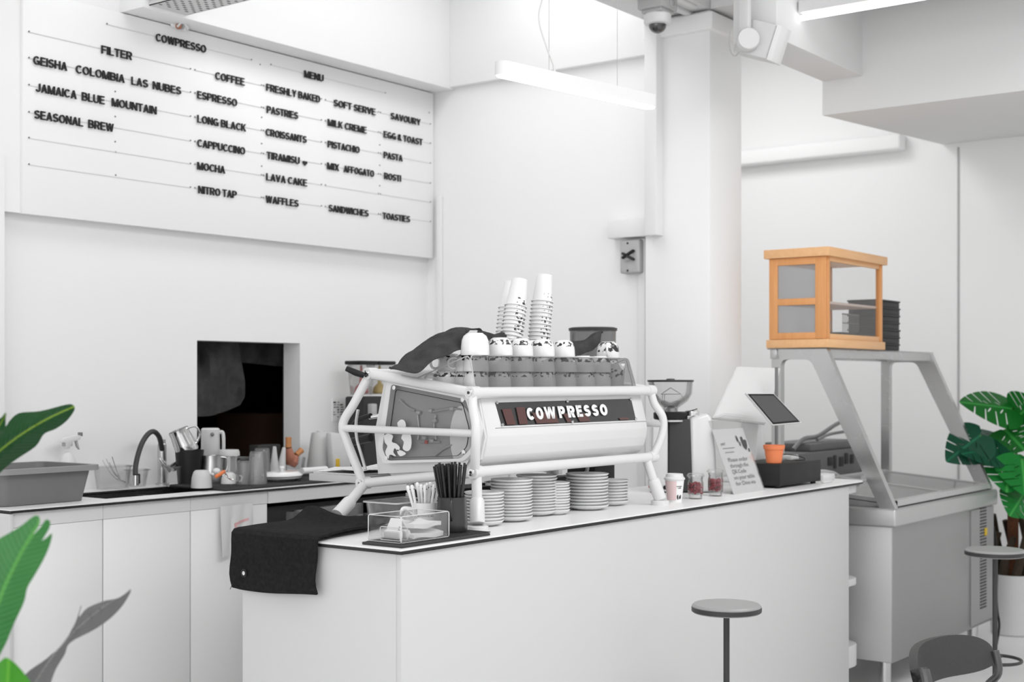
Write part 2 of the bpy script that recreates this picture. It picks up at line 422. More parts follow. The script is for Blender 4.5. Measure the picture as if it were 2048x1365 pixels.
# ------------------------------------------------------------------ the room
YW, YB, YL = 5.48, 5.46, 5.53      # menu wall, board face, lower wall
XB = 6.49                          # back wall behind the bar
XP, YP0, YP1 = 6.43, 3.52, 3.92    # pillar
XR = 9.5                           # far wall beyond the pillar
ZC = 4.25
FLOORM = mat('grey_floor', g(.80), .35, var=.12, vscale=1.2, bump=.02, bscale=6)
struct('floor', MB().box((-3, -4, -.1), (XR + .1, 7.6, 0)), FLOORM)
struct('ceiling', MB().box((-3, -4, ZC), (XR + .1, 5.7, ZC + .1)), CEIL)
# pass-through opening in the lower wall
ox0 = PY(394, 760, YL).x; ox1 = PY(600, 760, YL).x; oz1 = 1.823; oz0 = 1.12
m = MB()
T = .13
m.box((-3, YL, 0), (ox0, YL + T, 2.372)); m.box((ox1, YL, 0), (XB + .1, YL + T, 2.372))
m.box((ox0, YL, 0), (ox1, YL + T, oz0)); m.box((ox0, YL, oz1), (ox1, YL + T, 2.372))
m.box((-3, YW, 2.372), (XB + .1, YL + T, ZC))
struct('wall_left', m, WHITE)
xs = PY(10, 760, 5.465).x
struct('trim_1', MB().box((-3, 5.465, 0), (xs, YL + .001, 2.62), .004), WHITE)
xo = PY(245, 40, YB).x
struct('trim_2', MB().box((xo, 5.31, 3.39), (XB, YW + .01, ZC), .004), WHITE)
struct('wall_back', MB().box((XB, YP1 - .2, 0), (XB + .15, YW + .2, ZC)), WHITE)
struct('trim_3', MB().box((XB - .05, YP1 - .05, 3.40), (XB + .01, 5.312, ZC), .006), WHITE)
struct('pillar', MB().box((XP, YP0, 0), (XP + .36, YP1, 3.58), .006), WHITE)
struct('trim_4', MB().prism([(XP - .03, YP0 - .03), (XP - .03, YP1), (XP + .3, YP1), (XP + .3, YP0 - .03)], 'Z', 3.47, 3.565, .01), WHITE)
struct('wall_far', MB().box((XR, -4, 0), (XR + .15, 5.5, ZC)), WHITE)
struct('wall_side', MB().box((XB + .15, 5.5, 0), (XR + .15, 5.6, ZC)), WHITE)
# beams under the ceiling
struct('trim_5', MB().box((1.2, YP0, 3.583), (XP + .36, YP1, ZC), .006), BEAMW)
struct('trim_6', MB().box((XP, -4, 3.583), (XP + .36, YP0, ZC), .006), BEAMW)
struct('trim_7', MB().box((6.12, 2.985, 3.29), (7.3, 3.22, ZC), .004), BEAMW)
t = bmesh.new()
ys0, ys1 = 3.22, 3.36
lo = [(7.18, ys0, 3.10), (7.18, -4, 3.10), (XR, -4, 3.27), (XR, ys1, 3.27)]
hi = [(7.18, ys0, ZC), (7.18, -4, ZC), (XR, -4, ZC), (XR, ys1, ZC)]
A = [t.verts.new(p) for p in lo]; B = [t.verts.new(p) for p in hi]
t.faces.new(A); t.faces.new(B)
for i in range(4): t.faces.new((A[i], A[(i + 1) % 4], B[(i + 1) % 4], B[i]))
bmesh.ops.recalc_face_normals(t, faces=t.faces)
struct('trim_8', MB()._merge(t), BEAMW)
# long casing along the far wall, with a rounded lower end
pl = [PX(1484, 327, XR - .12), PX(1800, 302, XR - .12)]
y0, y1 = pl[1].y, pl[0].y + .6
struct('trim_9', MB().box((XR - .12, y0, 3.25), (XR, y1, 3.365), .02, 3), WHITE)
# panel joint and cable trunking
p = PX(1917, 760, XR)
struct('trim_10', MB().box((XR - .006, p.y - .006, 0.9), (XR + .002, p.y + .006, 3.24)), mat('seam_grey', g(.42), .7))
# vertical trunking beside the pillar, wide box at its foot
c0 = PX(1290, 470, XP); c1 = PX(1322, 470, XP)
TR = mat('trunking_white', g(.80), .4)
struct('trim_11', MB().box((XP - .07, PX(1313, 0, XP - .07).y, PX(1313, 470, XP - .07).z + .0), (XB, PX(1288, 0, XP - .07).y, 3.56), .006), TR)
a = PX(1216, 478, XB - .07); b = PX(1313, 470, XB - .07)
struct('trim_12', MB().box((XB - .08, b.y, a.z), (XB, a.y, a.z + .10), .006), TR)
a = PX(1283, 478, XB - .02)
struct('trim_13', MB().box((XB - .02, a.y - .022, .1), (XB, a.y + .022, 2.40), .004), TR)
a = PX(876, 520, XB - .02)
struct('trim_14', MB().box((XB - .025, YB - .055, 1.1), (XB, YB - .018, 2.75), .006), TR)
# flat trunking under the long beam
struct('trim_15', MB().box((2.0, YP0 + .10, 3.563), (XP + .0, YP0 + .14, 3.583), .004).box((2.0, YP0 + .02, 3.569), (XP - .1, YP0 + .05, 3.583), .003), TR)
# dark kitchen behind the pass-through
KD = mat('kitchen_shade_black', g(.006), .8)  # the unlit room's shade is put into this near-black wall colour
m = MB(); kx0, kx1, ky0, ky1 = 4.0, 7.4, YL + T, 7.4
m.box((kx0 - .1, ky1, 0), (kx1 + .1, ky1 + .1, 2.5)).box((kx0 - .1, ky0, 0), (kx0, ky1, 2.5)).box((kx1, ky0, 0), (kx1 + .1, ky1, 2.5)).box((kx0, ky0, 2.4), (kx1, ky1, 2.5))
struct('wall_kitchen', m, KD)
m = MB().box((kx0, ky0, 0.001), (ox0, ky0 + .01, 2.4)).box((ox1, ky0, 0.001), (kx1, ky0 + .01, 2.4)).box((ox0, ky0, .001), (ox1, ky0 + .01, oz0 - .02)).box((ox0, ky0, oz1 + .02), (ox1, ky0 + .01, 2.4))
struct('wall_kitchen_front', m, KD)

# ------------------------------------------------------------------ menu board
bx0 = PY(46, 427, YB).x; bz0 = 2.368
mb_ = thing('menu_board', 'large white wall menu board with black raised letters on clear rails', 'menu board', (bx0, YB, bz0))
MB().box((bx0, YB, bz0), (XB - .03, YW + .003, 3.385), .003).build('panel', WALLB, mb_)
RAIL = mat('rail_clear', g(.70), .3); PIN = mat('pin_dark', g(.16), .4)
rz = {0: 3.312, 1: 3.19, 2: 3.072, 3: 2.95, 4: 2.827, 5: 2.711, 6: 2.591}
def yb(px): return PY(px, 760, YB).x
segs = [(57, 380), (389, 522), (526, 642), (650, 756), (760, 860)]
def rail(x0, x1, z):
    a, b = yb(x0), yb(x1)
    rl = MB().box((a, YB - .003, z - .0018), (b, YB, z + .0018)).build('rail', RAIL, mb_, smooth=0)
    for q in (a, b): MB().lathe([(0, .003), (.0038, .0025), (.0038, 0), (0, 0)], n=8, M=Matrix.Translation((q, YB - .003, z + .002)) @ Matrix.Rotation(R(90), 4, 'X')).build('screw', PIN, rl)
rail(213, 502, rz[0]); rail(541, 770, rz[0])
for k in range(1, 7):
    for a, b in segs: rail(a, b, rz[k])
for px, z in ((230, 3.0), (230, 2.88), (230, 2.76), (231, 2.711), (231, 2.60), (520, 3.30), (858, 3.26), (523, 3.02), (523, 2.88), (523, 2.76), (759, 3.0), (759, 2.88), (759, 2.76)):
    MB().lathe([(0, .002), (.004, .002), (.004, 0), (0, 0)], n=8, M=Matrix.Translation((yb(px), YB - .001, z)) @ Matrix.Rotation(R(90), 4, 'X')).build('spare_pin', PIN, mb_)
words = {0: [('COWPRESSO', 310, 410), ('MENU', 607, 645)],
 1: [('FILTER', 201, 262), ('COFFEE', 429, 487), ('FRESHLY BAKED', 531, 638), ('SOFT SERVE', 666, 749), ('SAVOURY', 780, 839)],
 2: [('GEISHA', 65, 132), ('COLOMBIA', 150, 247), ('LAS', 261, 294), ('NUBES', 304, 360), ('ESPRESSO', 393, 472), ('PASTRIES', 532, 594), ('MILK CREME', 654, 731), ('EGG & TOAST', 766, 843)],
 3: [('JAMAICA', 70, 151), ('BLUE', 162, 207), ('MOUNTAIN', 222, 311), ('LONG BLACK', 393, 490), ('CROISSANTS', 530, 611), ('PISTACHIO', 654, 717), ('PASTA', 766, 803)],
 4: [('SEASONAL', 67, 164), ('BREW', 175, 225), ('CAPPUCCINO', 393, 488), ('TIRAMISU', 532, 597), ('MIX', 653, 676), ('AFFOGATO', 686, 746), ('ROSTI', 767, 800)],
 5: [('MOCHA', 393, 448), ('LAVA CAKE', 531, 612)],
 6: [('NITRO TAP', 395, 471), ('WAFFLES', 530, 595), ('SANDWICHES', 656, 735), ('TOASTIES', 764, 818)]}
for k, L_ in words.items():
    for body, a, b in L_:
        z = rz[k] - .024; wd_ = body.split(' '); xa_, xb_ = yb(a), yb(b)
        ws = [sum(glyph(c)[1] + .11 for c in wo) - .11 for wo in wd_]; tot = sum(ws) + .40 * (len(wd_) - 1); x_ = 0.
        for wo, ww in zip(wd_, ws):
            m = MB()
            block_letters(m, wo, (xa_ + (xb_ - xa_) * x_ / tot, YB - .004, z), (xa_ + (xb_ - xa_) * (x_ + ww) / tot, YB - .004, z), (0, 0, 1), .0385, .007, .152)
            m.build('lettering', INK, mb_, smooth=0); x_ += ww + .40
hx = yb(608); hz = rz[4] - .012
m = MB().prism([(hx + .016 * (math.sin(t) ** 3), hz + .0145 * (.8125 * math.cos(t) - .3125 * math.cos(2 * t) - .125 * math.cos(3 * t) - .0625 * math.cos(4 * t))) for t in [2 * math.pi * i / 28 for i in range(28)]], 'Y', YB - .012, YB - .004)
m.build('heart_symbol', INK, mb_)

# ------------------------------------------------------------------ fittings under the ceiling
dirp = Vector((math.cos(YAW - R(45.4)), math.sin(YAW - R(45.4)), 0)); nrm = Vector((-dirp.y, dirp.x, 0))
p0 = PD(994, 149, 5.4); L_ = .1785 * 5.4
pc = p0 + dirp * (L_ / 2)
pd = thing('pendant_light', 'slim white linear pendant lamp hanging over the counter on two wires', 'lamp', (pc.x, pc.y, p0.z))
Mp = Matrix(((dirp.x, nrm.x, 0, pc.x), (dirp.y, nrm.y, 0, pc.y), (0, 0, 1, p0.z), (0, 0, 0, 1)))
hw = .032
cap = [(x, y) for x, y in arc((L_ / 2 - hw, 0), hw, -90, 90, 10) + arc((-L_ / 2 + hw, 0), hw, 90, 270, 10)]
MB().prism(cap, 'Z', 0, .054, M=Mp).build('housing', mat('lamp_white', g(.80), .4), pd)
cap2 = [(x * .985, y * .8) for x, y in cap]
LAMP = mat('lamp_glow', (1, 1, 1), .5, emit=7.0)
MB().prism(cap2, 'Z', -.004, .003, M=Mp).build('diffuser', LAMP, pd)
for q in (1088, 1229):
    tt = ((q - 1150) / 141.) * L_ * .44
    b = pc + dirp * tt
    MB().tube([(b.x, b.y, p0.z + .054), (b.x, b.y, ZC)], .0011, 6).build('wire', LGREY, pd)
c = [Mp @ Vector((-L_ * .16, 0, .056)), Mp @ Vector((-L_ * .165, 0, .085)), Mp @ Vector((-L_ * .21, 0, .16)), Mp @ Vector((-L_ * .255, 0, .27)), Mp @ Vector((-L_ * .22, 0, .42)), Mp @ Vector((-L_ * .22, 0, .8)), Mp @ Vector((-L_ * .22, 0, ZC - p0.z))]
MB().tube(crom(c, 8), .0035, 8).tube([c[0], c[1]], [.007, .004], 8).build('cord', WPLAST, pd)

# dome camera under the long beam
e = PY(1315, 70, 3.62); e.z = 3.583
sc_ = thing('security_camera', 'white dome security camera with dark lens below grey bracket under the beam', 'camera', (e.x, e.y, 3.583))
s_ = 1.05
MB().box((e.x - .075 * s_, e.y - .07 * s_, 3.583 - .075), (e.x + .075 * s_, e.y + .07 * s_, 3.583), .008).lathe([(.028, 0), (.028, .01), (.018, .012), (.018, 0)], n=20, M=Matrix.Translation((e.x + .02, e.y - .07, 3.545)) @ Matrix.Rotation(R(90), 4, 'X')).prism([(e.x - .065, e.y - .06), (e.x + .065, e.y - .06), (e.x + .065, e.y + .06), (e.x - .065, e.y + .06)], 'Z', 3.49, 3.51, .008).build('bracket', mat('bracket_grey', g(.42), .5), sc_)
MB().lathe([(0, .0), (.066, 0), (.07, -.006), (.07, -.045), (.064, -.052), (.05, -.056), (0, -.056)], (e.x, e.y, 3.492), 36).build('body', WPLAST, sc_)
MB().lathe([(.047 * math.cos(R(a)), -.054 - .045 * math.sin(R(a))) for a in range(0, 91, 10)], (e.x, e.y, 3.492), 30).build('dome', mat('dome_dark', g(.03), .08, coat=1), sc_)

# wall speaker beside the pillar head
e = PD(1520, 82, 6.75)
sp = thing('wall_speaker', 'white wedge-shaped loudspeaker on a swivel bracket beside the pillar top', 'loudspeaker', e)
fw = Vector((FX * -.55 + RX * .84, FY * -.55 + RY * .84, -.35)).normalized(); sd = fw.cross(Vector((0, 0, 1))).normalized(); upv = sd.cross(fw)
Ms = Matrix(((sd.x, fw.x, upv.x, e.x), (sd.y, fw.y, upv.y, e.y), (sd.z, fw.z, upv.z, e.z), (0, 0, 0, 1)))
pr = roundpoly([(-.085, -.02), (-.06, -.10), (.06, -.10), (.085, -.02), (.075, .10), (-.075, .10)], .025)
MB().prism(pr, 'Z', -.085, .085, .008, M=Ms).build('cabinet', mat('speaker_white', g(.66), .45), sp)
gr = [(-.078, .098), (-.06, .118), (0, .126), (.06, .118), (.078, .098)]
MB().prism(gr, 'Z', -.088, .088, .006, M=Ms).build('grille', mat('grille_white', g(.74), .5, bump=.3, bscale=400), sp)
bp = PD(1492, 70, 6.68)
MB().box((bp.x - .025, bp.y - .025, bp.z - .02), (bp.x + .012, bp.y + .03, 3.583), .008).lathe([(0, .03), (.05, .03), (.055, .02), (.055, -.02), (0, -.02)], n=28, M=Matrix.Translation((bp.x - .02, bp.y - .02, bp.z - .03)) @ Matrix.Rotation(YAW + R(-90), 4, 'Z') @ Matrix.Rotation(R(90), 4, 'X')).build('swivel_bracket', mat('speaker_white', g(.6), .45), sp)
cb = [PD(1460, 62, 6.72), PD(1458, 85, 6.72), PD(1462, 105, 6.72), PD(1470, 112, 6.72), PD(1478, 104, 6.72)]
MB().tube(crom(cb, 6), .0035, 8).build('cable', mat('cable_grey', g(.5), .5), sp)

# tube light under the cross beam
a = PX(1604, 36, 6.37); zl = a.z; ye_ = min(a.y, 2.97)
tl = thing('tube_light', 'bright bare tube light fixed to the cross beam at upper right', 'lamp', (6.37, ye_ - .6, zl))
MB().box((6.345, ye_ - 1.25, zl + .022), (6.43, ye_ + .01, zl + .085), .006).build('batten', WPLAST, tl)
MB().tube([(6.37, ye_ - 1.22, zl), (6.37, ye_, zl)], .014, 14).build('tube', mat('tube_glow', (1, 1, 1), .5, emit=3.2), tl)

# perforated tray running out from the menu wall at upper left
a0 = PY(298, 20, 5.31); a1 = PY(372, 33, 5.31)
tx0, tx1, tz = a0.x, a1.x, 3.405
ct = thing('cable_tray', 'perforated white metal cable tray running out from above the menu board', 'cable tray', (tx0, 5.3, tz))
m = MB(); PERF = mat('tray_metal', g(.70), .45)
m.box((tx0, 2.6, tz), (tx1, 5.309, tz + .004)).box((tx0, 2.6, tz), (tx0 + .004, 5.309, tz + .05)).box((tx1 - .004, 2.6, tz), (tx1, 5.309, tz + .05))
m.build('tray', PERF, ct)
m = MB(); W_ = tx1 - tx0
for i in range(34):
    for j in range(8):
        yy = 5.25 - i * .05 - (j % 2) * .025; xx = tx0 + .02 + j * (W_ - .04) / 7
        m.box((xx - .0085, yy - .004, tz - .0012), (xx + .0085, yy + .004, tz + .0002))
m.build('slot', mat('slot_dark', g(.06), .7), ct, smooth=0)
cp = thing('cable_bundle', 'dark thick duct lying above the perforated cable tray', 'duct', (tx0 - .1, 4.6, tz + .1))
MB().tube([(tx0 - .015, 5.05, tz + .105), (tx0 - .015, 2.6, tz + .105)], .05, 18).build('hose', mat('duct_dark', g(.09), .5), cp)
e = PY(300, 5, 5.25)
struct('trim_16', MB().box((xo + .03, 5.12, 3.43), (tx0 - .02, 5.312, ZC), .01), WHITE)
e = PY(362, 50, 5.44)
cl = thing('cable_junction', 'small tangle of white cable ends and rings on the wall below the tray', 'cable', (e.x, 5.45, e.z))
MB().tube(crom([PY(359, 36, 5.4), PY(361, 45, 5.4), PY(355, 53, 5.4)], 5), .006, 8).tube(crom([PY(371, 40, 5.4), PY(370, 48, 5.4), PY(375, 56, 5.4), PY(374, 60, 5.4)], 5), .006, 8).build('cable_end', WPLAST, cl)
for px, mm in ((357, mat('copper', (.5, .22, .14), .35, metal=.6)), (364, LGREY)):
    c_ = PY(px, 52, 5.42); MB().lathe([(.008, -.006), (.016, -.006), (.016, .006), (.008, .006), (.008, -.006)], n=16, M=Matrix.Translation(c_) @ Matrix.Rotation(R(90), 4, 'Y')).build('ring', mm, cl)
MB().sphere(PY(350, 50, 5.45), .022, 12, (1.3, .7, .8)).sphere(PY(368, 57, 5.45), .018, 12, (1, .6, .8)).build('plaster_blob', WHITE, cl)

# isolator switch under the trunking box
a = PX(1240, 548, XB - .06); b = PX(1279, 478, XB - .06)
sw = thing('isolator_switch', 'grey rotary isolator switch box with black lever below the white trunking', 'switch', (XB - .03, (a.y + b.y) / 2, a.z))
GB = mat('switch_grey', g(.45), .45)
MB().box((XB - .065, b.y, a.z), (XB, a.y, b.z), .012, 3).build('box', GB, sw)
yc = (a.y + b.y) / 2 + .01; zc = PX(1252, 512, XB - .06).z
for s1 in (1, -1):
    M_ = Matrix.Translation((XB - .078, yc, zc)) @ Matrix.Rotation(R(28 * s1), 4, 'X')
    MB().box((-.012, -.055 , -.007), (.012, .03, .007), .004, M=M_).build('lever', BLACKP if s1 < 0 else DGREY, sw)
MB().lathe([(0, .01), (.03, .008), (.032, 0), (0, 0)], n=24, M=Matrix.Translation((XB - .066, yc, zc)) @ Matrix.Rotation(R(-90), 4, 'Y')).build('dial', GB, sw)
for zq in (a.z + .015, b.z - .02): MB().lathe([(0, .002), (.006, .002), (.006, 0), (0, 0)], n=10, M=Matrix.Translation((XB - .066, yc - .0, zq)) @ Matrix.Rotation(R(-90), 4, 'Y')).build('screw', INK, sw)
# ------------------------------------------------------------------ back counter
HC = 1.10
YF = 4.88; XC0 = 3.17
# worktop with a sink cut-out
sx0, sx1, sy0, sy1 = 3.72, 4.50, 5.01, 5.39
wt = thing('back_worktop', 'white back worktop with a thin black edge along the menu wall', 'worktop', (XC0, YF, HC))
def plate(m, z0, z1, e=0.):
    m.box((XC0 - e, YF - e, z0), (XB - .003, sy0, z1)).box((XC0 - e, sy1, z0), (XB - .003, YL - .002, z1)).box((XC0 - e, sy0, z0), (sx0, sy1, z1)).box((sx1, sy0, z0), (XB - .003, sy1, z1))
    return m
plate(MB(), HC - .004, HC).build('top_sheet', LAMTOP, wt, smooth=0)
plate(MB(), HC - .0125, HC - .004, .001).build('core', BLK, wt, smooth=0)
sk = thing('sink', 'black undermount double sink set in the white back worktop', 'sink', ((sx0 + sx1) / 2, (sy0 + sy1) / 2, .9))
m = MB(); SINKM = mat('sink_black', g(.03), .35)
zt = HC - .017
m.box((sx0 - .01, sy0 - .01, .90), (sx1 + .01, sy1 + .01, .908)).box((sx0 - .01, sy0 - .01, .9), (sx0, sy1 + .01, zt)).box((sx1, sy0 - .01, .9), (sx1 + .01, sy1 + .01, zt)).box((sx0 - .01, sy0 - .01, .9), (sx1 + .01, sy0, zt)).box((sx0 - .01, sy1, .9), (sx1 + .01, sy1 + .01, zt))
m.build('bowl', SINKM, sk)
MB().box((4.16, sy0, .91), (4.19, sy1, HC - .03), .005).build('divider', SINKM, sk)
MB().tube([(4.0, sy0 + .1, 1.05), (4.14, sy0 + .14, 1.065)], .008, 8).build('rim_bar', STEEL, sk)
# cabinets
FAC = mat('fascia_grey', g(.70), .5); DOORM = LAM2
xd = [XC0] + [PY(q, 760, YF + .02).x for q in (206, 381, 535)]
def cabinet(x0, x1, lab, first):
    t = thing('base_cabinet', lab, 'cabinet', ((x0 + x1) / 2, YF + .3, 0), 'white base cabinets under the back worktop')
    MB().box((x0 + .001, YF + .04, .10), (x1 - .001, YL - .01, 0.888 if x1 < 5.0 else HC - .017)).box((x0 + .001, YF + .04, .88), (x1 - .001, sy0 - .012, HC - .018)).box((x0 + .002, YF + .10, 0), (x1 - .002, YL - .05, .10)).build('body', LAM2, t, smooth=0)
    MB().box((x0 + .001, YF + .020, HC - .075), (x1 - .001, YF + .04, HC - .0165)).build('fascia', FAC, t, smooth=0)
    MB().box((x0 + .003, YF + .02, .11), (x1 - .003, YF + .039, HC - .0765), .0015).build('door', DOORM, t)
    return t
cabinet(xd[0] + .02, xd[1], 'white flat-fronted base cabinet at the left end, under the grey bin', True)
cabinet(xd[1], xd[2], 'white flat-fronted base cabinet under the black sink', False)
cabinet(xd[2], xd[3], 'white flat-fronted base cabinet with a cloth hung over its door', False)
t = single('end_panel', MB().box((XC0, YF + .008, 0), (XC0 + .018, YL - .004, HC - .017), .002), mat('panel_grey', g(.60), .5), 'white end panel closing the left end of the back counter', 'panel', loc=(XC0, YF + .3, 0))
# under-counter fridge
fx0, fx1 = xd[3] + .01, XB - .02
fr = thing('undercounter_fridge', 'dark grey under-counter fridge with an open framed door under the back worktop', 'fridge', ((fx0 + fx1) / 2, YF + .3, 0))
FRM = mat('fridge_dark', g(.045), .45); FRF = mat('fridge_frame', g(.16), .4)
MB().box((fx0, YF + .07, .05), (fx1, YL - .02, HC - .10)).box((fx0, YF + .02, .0), (fx1, YL - .02, .05)).build('body', FRM, fr)
MB().box((fx0 - .008, YF + .012, HC - .075), (fx1 + .01, YF + .04, HC - .0165)).build('fascia', FAC, fr, smooth=0)
def fdoor(x0, x1, ang):
    M_ = Matrix.Translation((x1, YF + .05, 0)) @ Matrix.Rotation(R(ang), 4, 'Z'); L_ = x1 - x0
    d = MB().box((-L_, -.045, .10), (-L_ + .06, 0, .985), .006, M=M_).box((-.06, -.045, .10), (0, 0, .985), .006, M=M_).box((-L_, -.045, .92), (0, 0, .985), .006, M=M_).box((-L_, -.045, .10), (0, 0, .17), .006, M=M_).build('door', FRF, fr)
    MB().box((-L_ + .055, -.03, .165), (-.055, -.012, .925), M=M_).build('door_panel', mat('fridge_glass', g(.09), .2), d)
fdoor(fx0 + .04, fx0 + .64, 9); fdoor(fx0 + .68, fx1 - .02, 0)

# hanging white cloth
rows = []; a0 = yb(0)
for i in range(14):
    f = i / 13.; r_ = []
    for j in range(13):
        q = j / 12.; px = 441 + 62 * q + (f * 3 * math.sin(q * 9)); z = 1.035 - f * (.235 if q < .35 else (.19 - .10 * (q - .35)))
        r_.append((PY(px, 760, YF).x, YF + .006 - .012 * abs(math.sin(q * 8 + f * 1.5)) * (.4 + f) - .004, z))
    rows.append(r_)
tc_ = thing('dish_cloth', 'white dish cloth with pink stripes hung over a white cabinet door', 'cloth', (PY(470, 760, YF).x, YF, .85))
MB().grid(rows, .003).build('cloth', mat('cloth_white', g(.62), .9, bump=.2, bscale=300), tc_)
r1 = [[(p[0], p[1] - .0035, p[2]) for p in r_[5:7]] for r_ in rows[6:11]]; r2 = [[(p[0], p[1] - .0035, p[2]) for p in r_[5:11]] for r_ in rows[6:8]]
MB().grid(r1, .001).grid(r2, .001).build('stripe', mat('cloth_pink', (.62, .36, .37), .9), tc_)

# ------------------------------------------------------------------ things on the back counter
mt = at(430, 5.0, HC)
MAT_X0, MAT_X1 = 4.30, 5.45
MATZ = HC + .014
bm_ = MB().box((MAT_X0, 4.895, HC), (MAT_X1, 5.30, MATZ), .005)
for i in range(46): bm_.box((MAT_X0 + .02 + i * .0245, 4.91, MATZ - .002), (MAT_X0 + .03 + i * .0245, 5.285, MATZ + .0012))
single('drainage_mat', bm_, mat('rubber_black', g(.025), .6), 'long black rubber drainage mat with cups and glasses drying on the back worktop', 'mat', loc=(4.9, 5.1, HC))

def lathe_thing(name, prof, m, px, Y, z, lab, cat, group=None, n=32, sq=1., tilt=None):
    p = at(px, Y, z)
    o = single(name, MB().lathe(prof, n=n, sq=sq), m, lab, cat, group); o.location = p
    if tilt: o.rotation_euler = tilt
    return o
def wall_prof(r0, r1, h, th=.003, base=.004, lip=0.):
    """open vessel: base radius r0, mouth radius r1"""
    return [(0, 0), (r0 * .92, 0), (r0, .004), (r1, h), (r1 + lip, h + .001), (r1 - th, h), (r0 - th, base + .004), (0, base)]

# grey tub
tub = PZ(0, 1010, HC)
tb = thing('storage_tub', 'large grey plastic tub with a flanged rim at the left end of the worktop', 'tub', (3.5, 5.15, HC))
x0, x1, y0_, y1_ = 2.95, 3.72, 4.98, 5.36; h = .155
def ring(x0, x1, y0, y1, r, z, n=5): return [(a, b, z) for a, b in rrect(x0, y0, x1, y1, r, n)]
def loft(m, rings, cap0=True, cap1=True):
    t = bmesh.new(); V = [[t.verts.new(p) for p in r] for r in rings]; n = len(V[0])
    for A, B in zip(V, V[1:]):
        for j in range(n): t.faces.new((A[j], A[(j + 1) % n], B[(j + 1) % n], B[j]))
    if cap0: t.faces.new(V[0])
    if cap1: t.faces.new(V[-1])
    bmesh.ops.recalc_face_normals(t, faces=t.faces); return m._merge(t)
x0, x1 = 3.19, 3.64
TUBM = mat('tub_grey', g(.17), .5, var=.06, vscale=9)
loft(MB(), [ring(x0 + .03, x1 - .03, y0_ + .03, y1_ - .03, .03, HC + .002), ring(x0, x1, y0_, y1_, .04, HC + h), ring(x0 + .006, x1 - .006, y0_ + .006, y1_ - .006, .036, HC + h), ring(x0 + .035, x1 - .035, y0_ + .035, y1_ - .035, .028, HC + .010)]).build('shell', TUBM, tb)
loft(MB(), [ring(x0 - .002, x1 + .002, y0_ - .002, y1_ + .002, .042, HC + h - .022), ring(x0 - .026, x1 + .026, y0_ - .026, y1_ + .026, .05, HC + h - .022), ring(x0 - .026, x1 + .026, y0_ - .026, y1_ + .026, .05, HC + h), ring(x0 - .002, x1 + .002, y0_ - .002, y1_ + .002, .042, HC + h), ring(x0 - .002, x1 + .002, y0_ - .002, y1_ + .002, .042, HC + h - .022)], False, False).build('rim', mat('tub_rim', g(.26), .45), tb)

# spray bottle behind the tub
p = at(135, 5.44, HC)
sb = thing('spray_bottle', 'white trigger spray bottle standing behind the grey tub', 'bottle', p)
q = lambda a, b: PY(a, b, 5.44)
zb = q(135, 905).z
MB().lathe([(0, 0), (.045, 0), (.047, .01), (.047, zb - HC - .06), (.03, zb - HC - .015), (.014, zb - HC)], p, 28, sq=.7).build('bottle', WPLAST, sb)
pts = [(121, 880), (125, 876), (146, 871), (158, 871), (158, 879), (150, 882), (142, 884), (136, 898), (128, 898), (128, 886), (118, 886)]
MB().prism([(q(a, b).x, q(a, b).z) for a, b in pts], 'Y', 5.425, 5.455, .003).build('spray_head', WPLAST, sb)
pts = [(150, 882), (153, 880), (155, 890), (158, 900), (153, 894)]
MB().prism([(q(a, b).x, q(a, b).z) for a, b in pts], 'Y', 5.432, 5.448, .001).build('trigger', LGREY, sb)
MB().box((q(158, 0).x, 5.43, q(0, 879).z), (q(163, 0).x, 5.45, q(0, 871).z), .001).build('nozzle', MGREY, sb)
MB().box((q(127, 0).x, 5.427, q(0, 899).z), (q(142, 0).x, 5.453, q(0, 890).z), .001).build('collar', LGREY, sb)

# clear food boxes with a wire whisk
def clear_box(name, px0, px1, Y0, Y1, h, lab, cat='container', z=HC):
    a, b = at(px0, Y0, z).x, at(px1, Y0, z).x
    t = thing(name, lab, cat, ((a + b) / 2, (Y0 + Y1) / 2, z))
    loft(MB(), [ring(a + .012, b - .012, Y0 + .012, Y1 - .012, .02, z + .001), ring(a, b, Y0, Y1, .022, z + h), ring(a + .003, b - .003, Y0 + .003, Y1 - .003, .02, z + h), ring(a + .015, b - .015, Y0 + .015, Y1 - .015, .018, z + .005)]).build('tub', CLEARP, t)
    loft(MB(), [ring(a - .008, b + .008, Y0 - .008, Y1 + .008, .026, z + h - .006), ring(a - .008, b + .008, Y0 - .008, Y1 + .008, .026, z + h), ring(a + .001, b - .001, Y0 + .001, Y1 - .001, .022, z + h), ring(a + .001, b - .001, Y0 + .001, Y1 - .001, .022, z + h - .006), ring(a - .008, b + .008, Y0 - .008, Y1 + .008, .026, z + h - .006)], False, False).build('rim', CLEARP, t)
    return t
clear_box('food_container', 205, 268, 5.40, 5.485, .11, 'shallow clear plastic container by the wall holding a wire whisk')
clear_box('food_container', 268, 302, 5.42, 5.50, .085, 'small clear plastic container between the whisk container and the tap')
m = MB(); tip = PY(205, 921, 5.41); 
for a, b in (((205, 921), (236, 965)), ((212, 918), (238, 962)), ((224, 914), (240, 962)), ((218, 925), (238, 958))):
    m.tube(crom([PY(a[0], a[1], 5.43), PY((a[0] + b[0]) / 2 + 2, (a[1] + b[1]) / 2 + 6, 5.44), PY(b[0], b[1] - 4, 5.45)], 6), .0016, 6)
m.tube([PY(236, 960, 5.45), PY(250, 966, 5.45)], .005, 8)
single('wire_whisk', m, CHROME, 'thin wire whisk leaning out of a clear plastic container', 'whisk', loc=tuple(PY(240, 966, 5.45)))
sc2 = clear_box('food_container', 342, 380, 5.29, 5.365, .10, 'clear plastic container with metal scoops right of the tap')
m = MB()
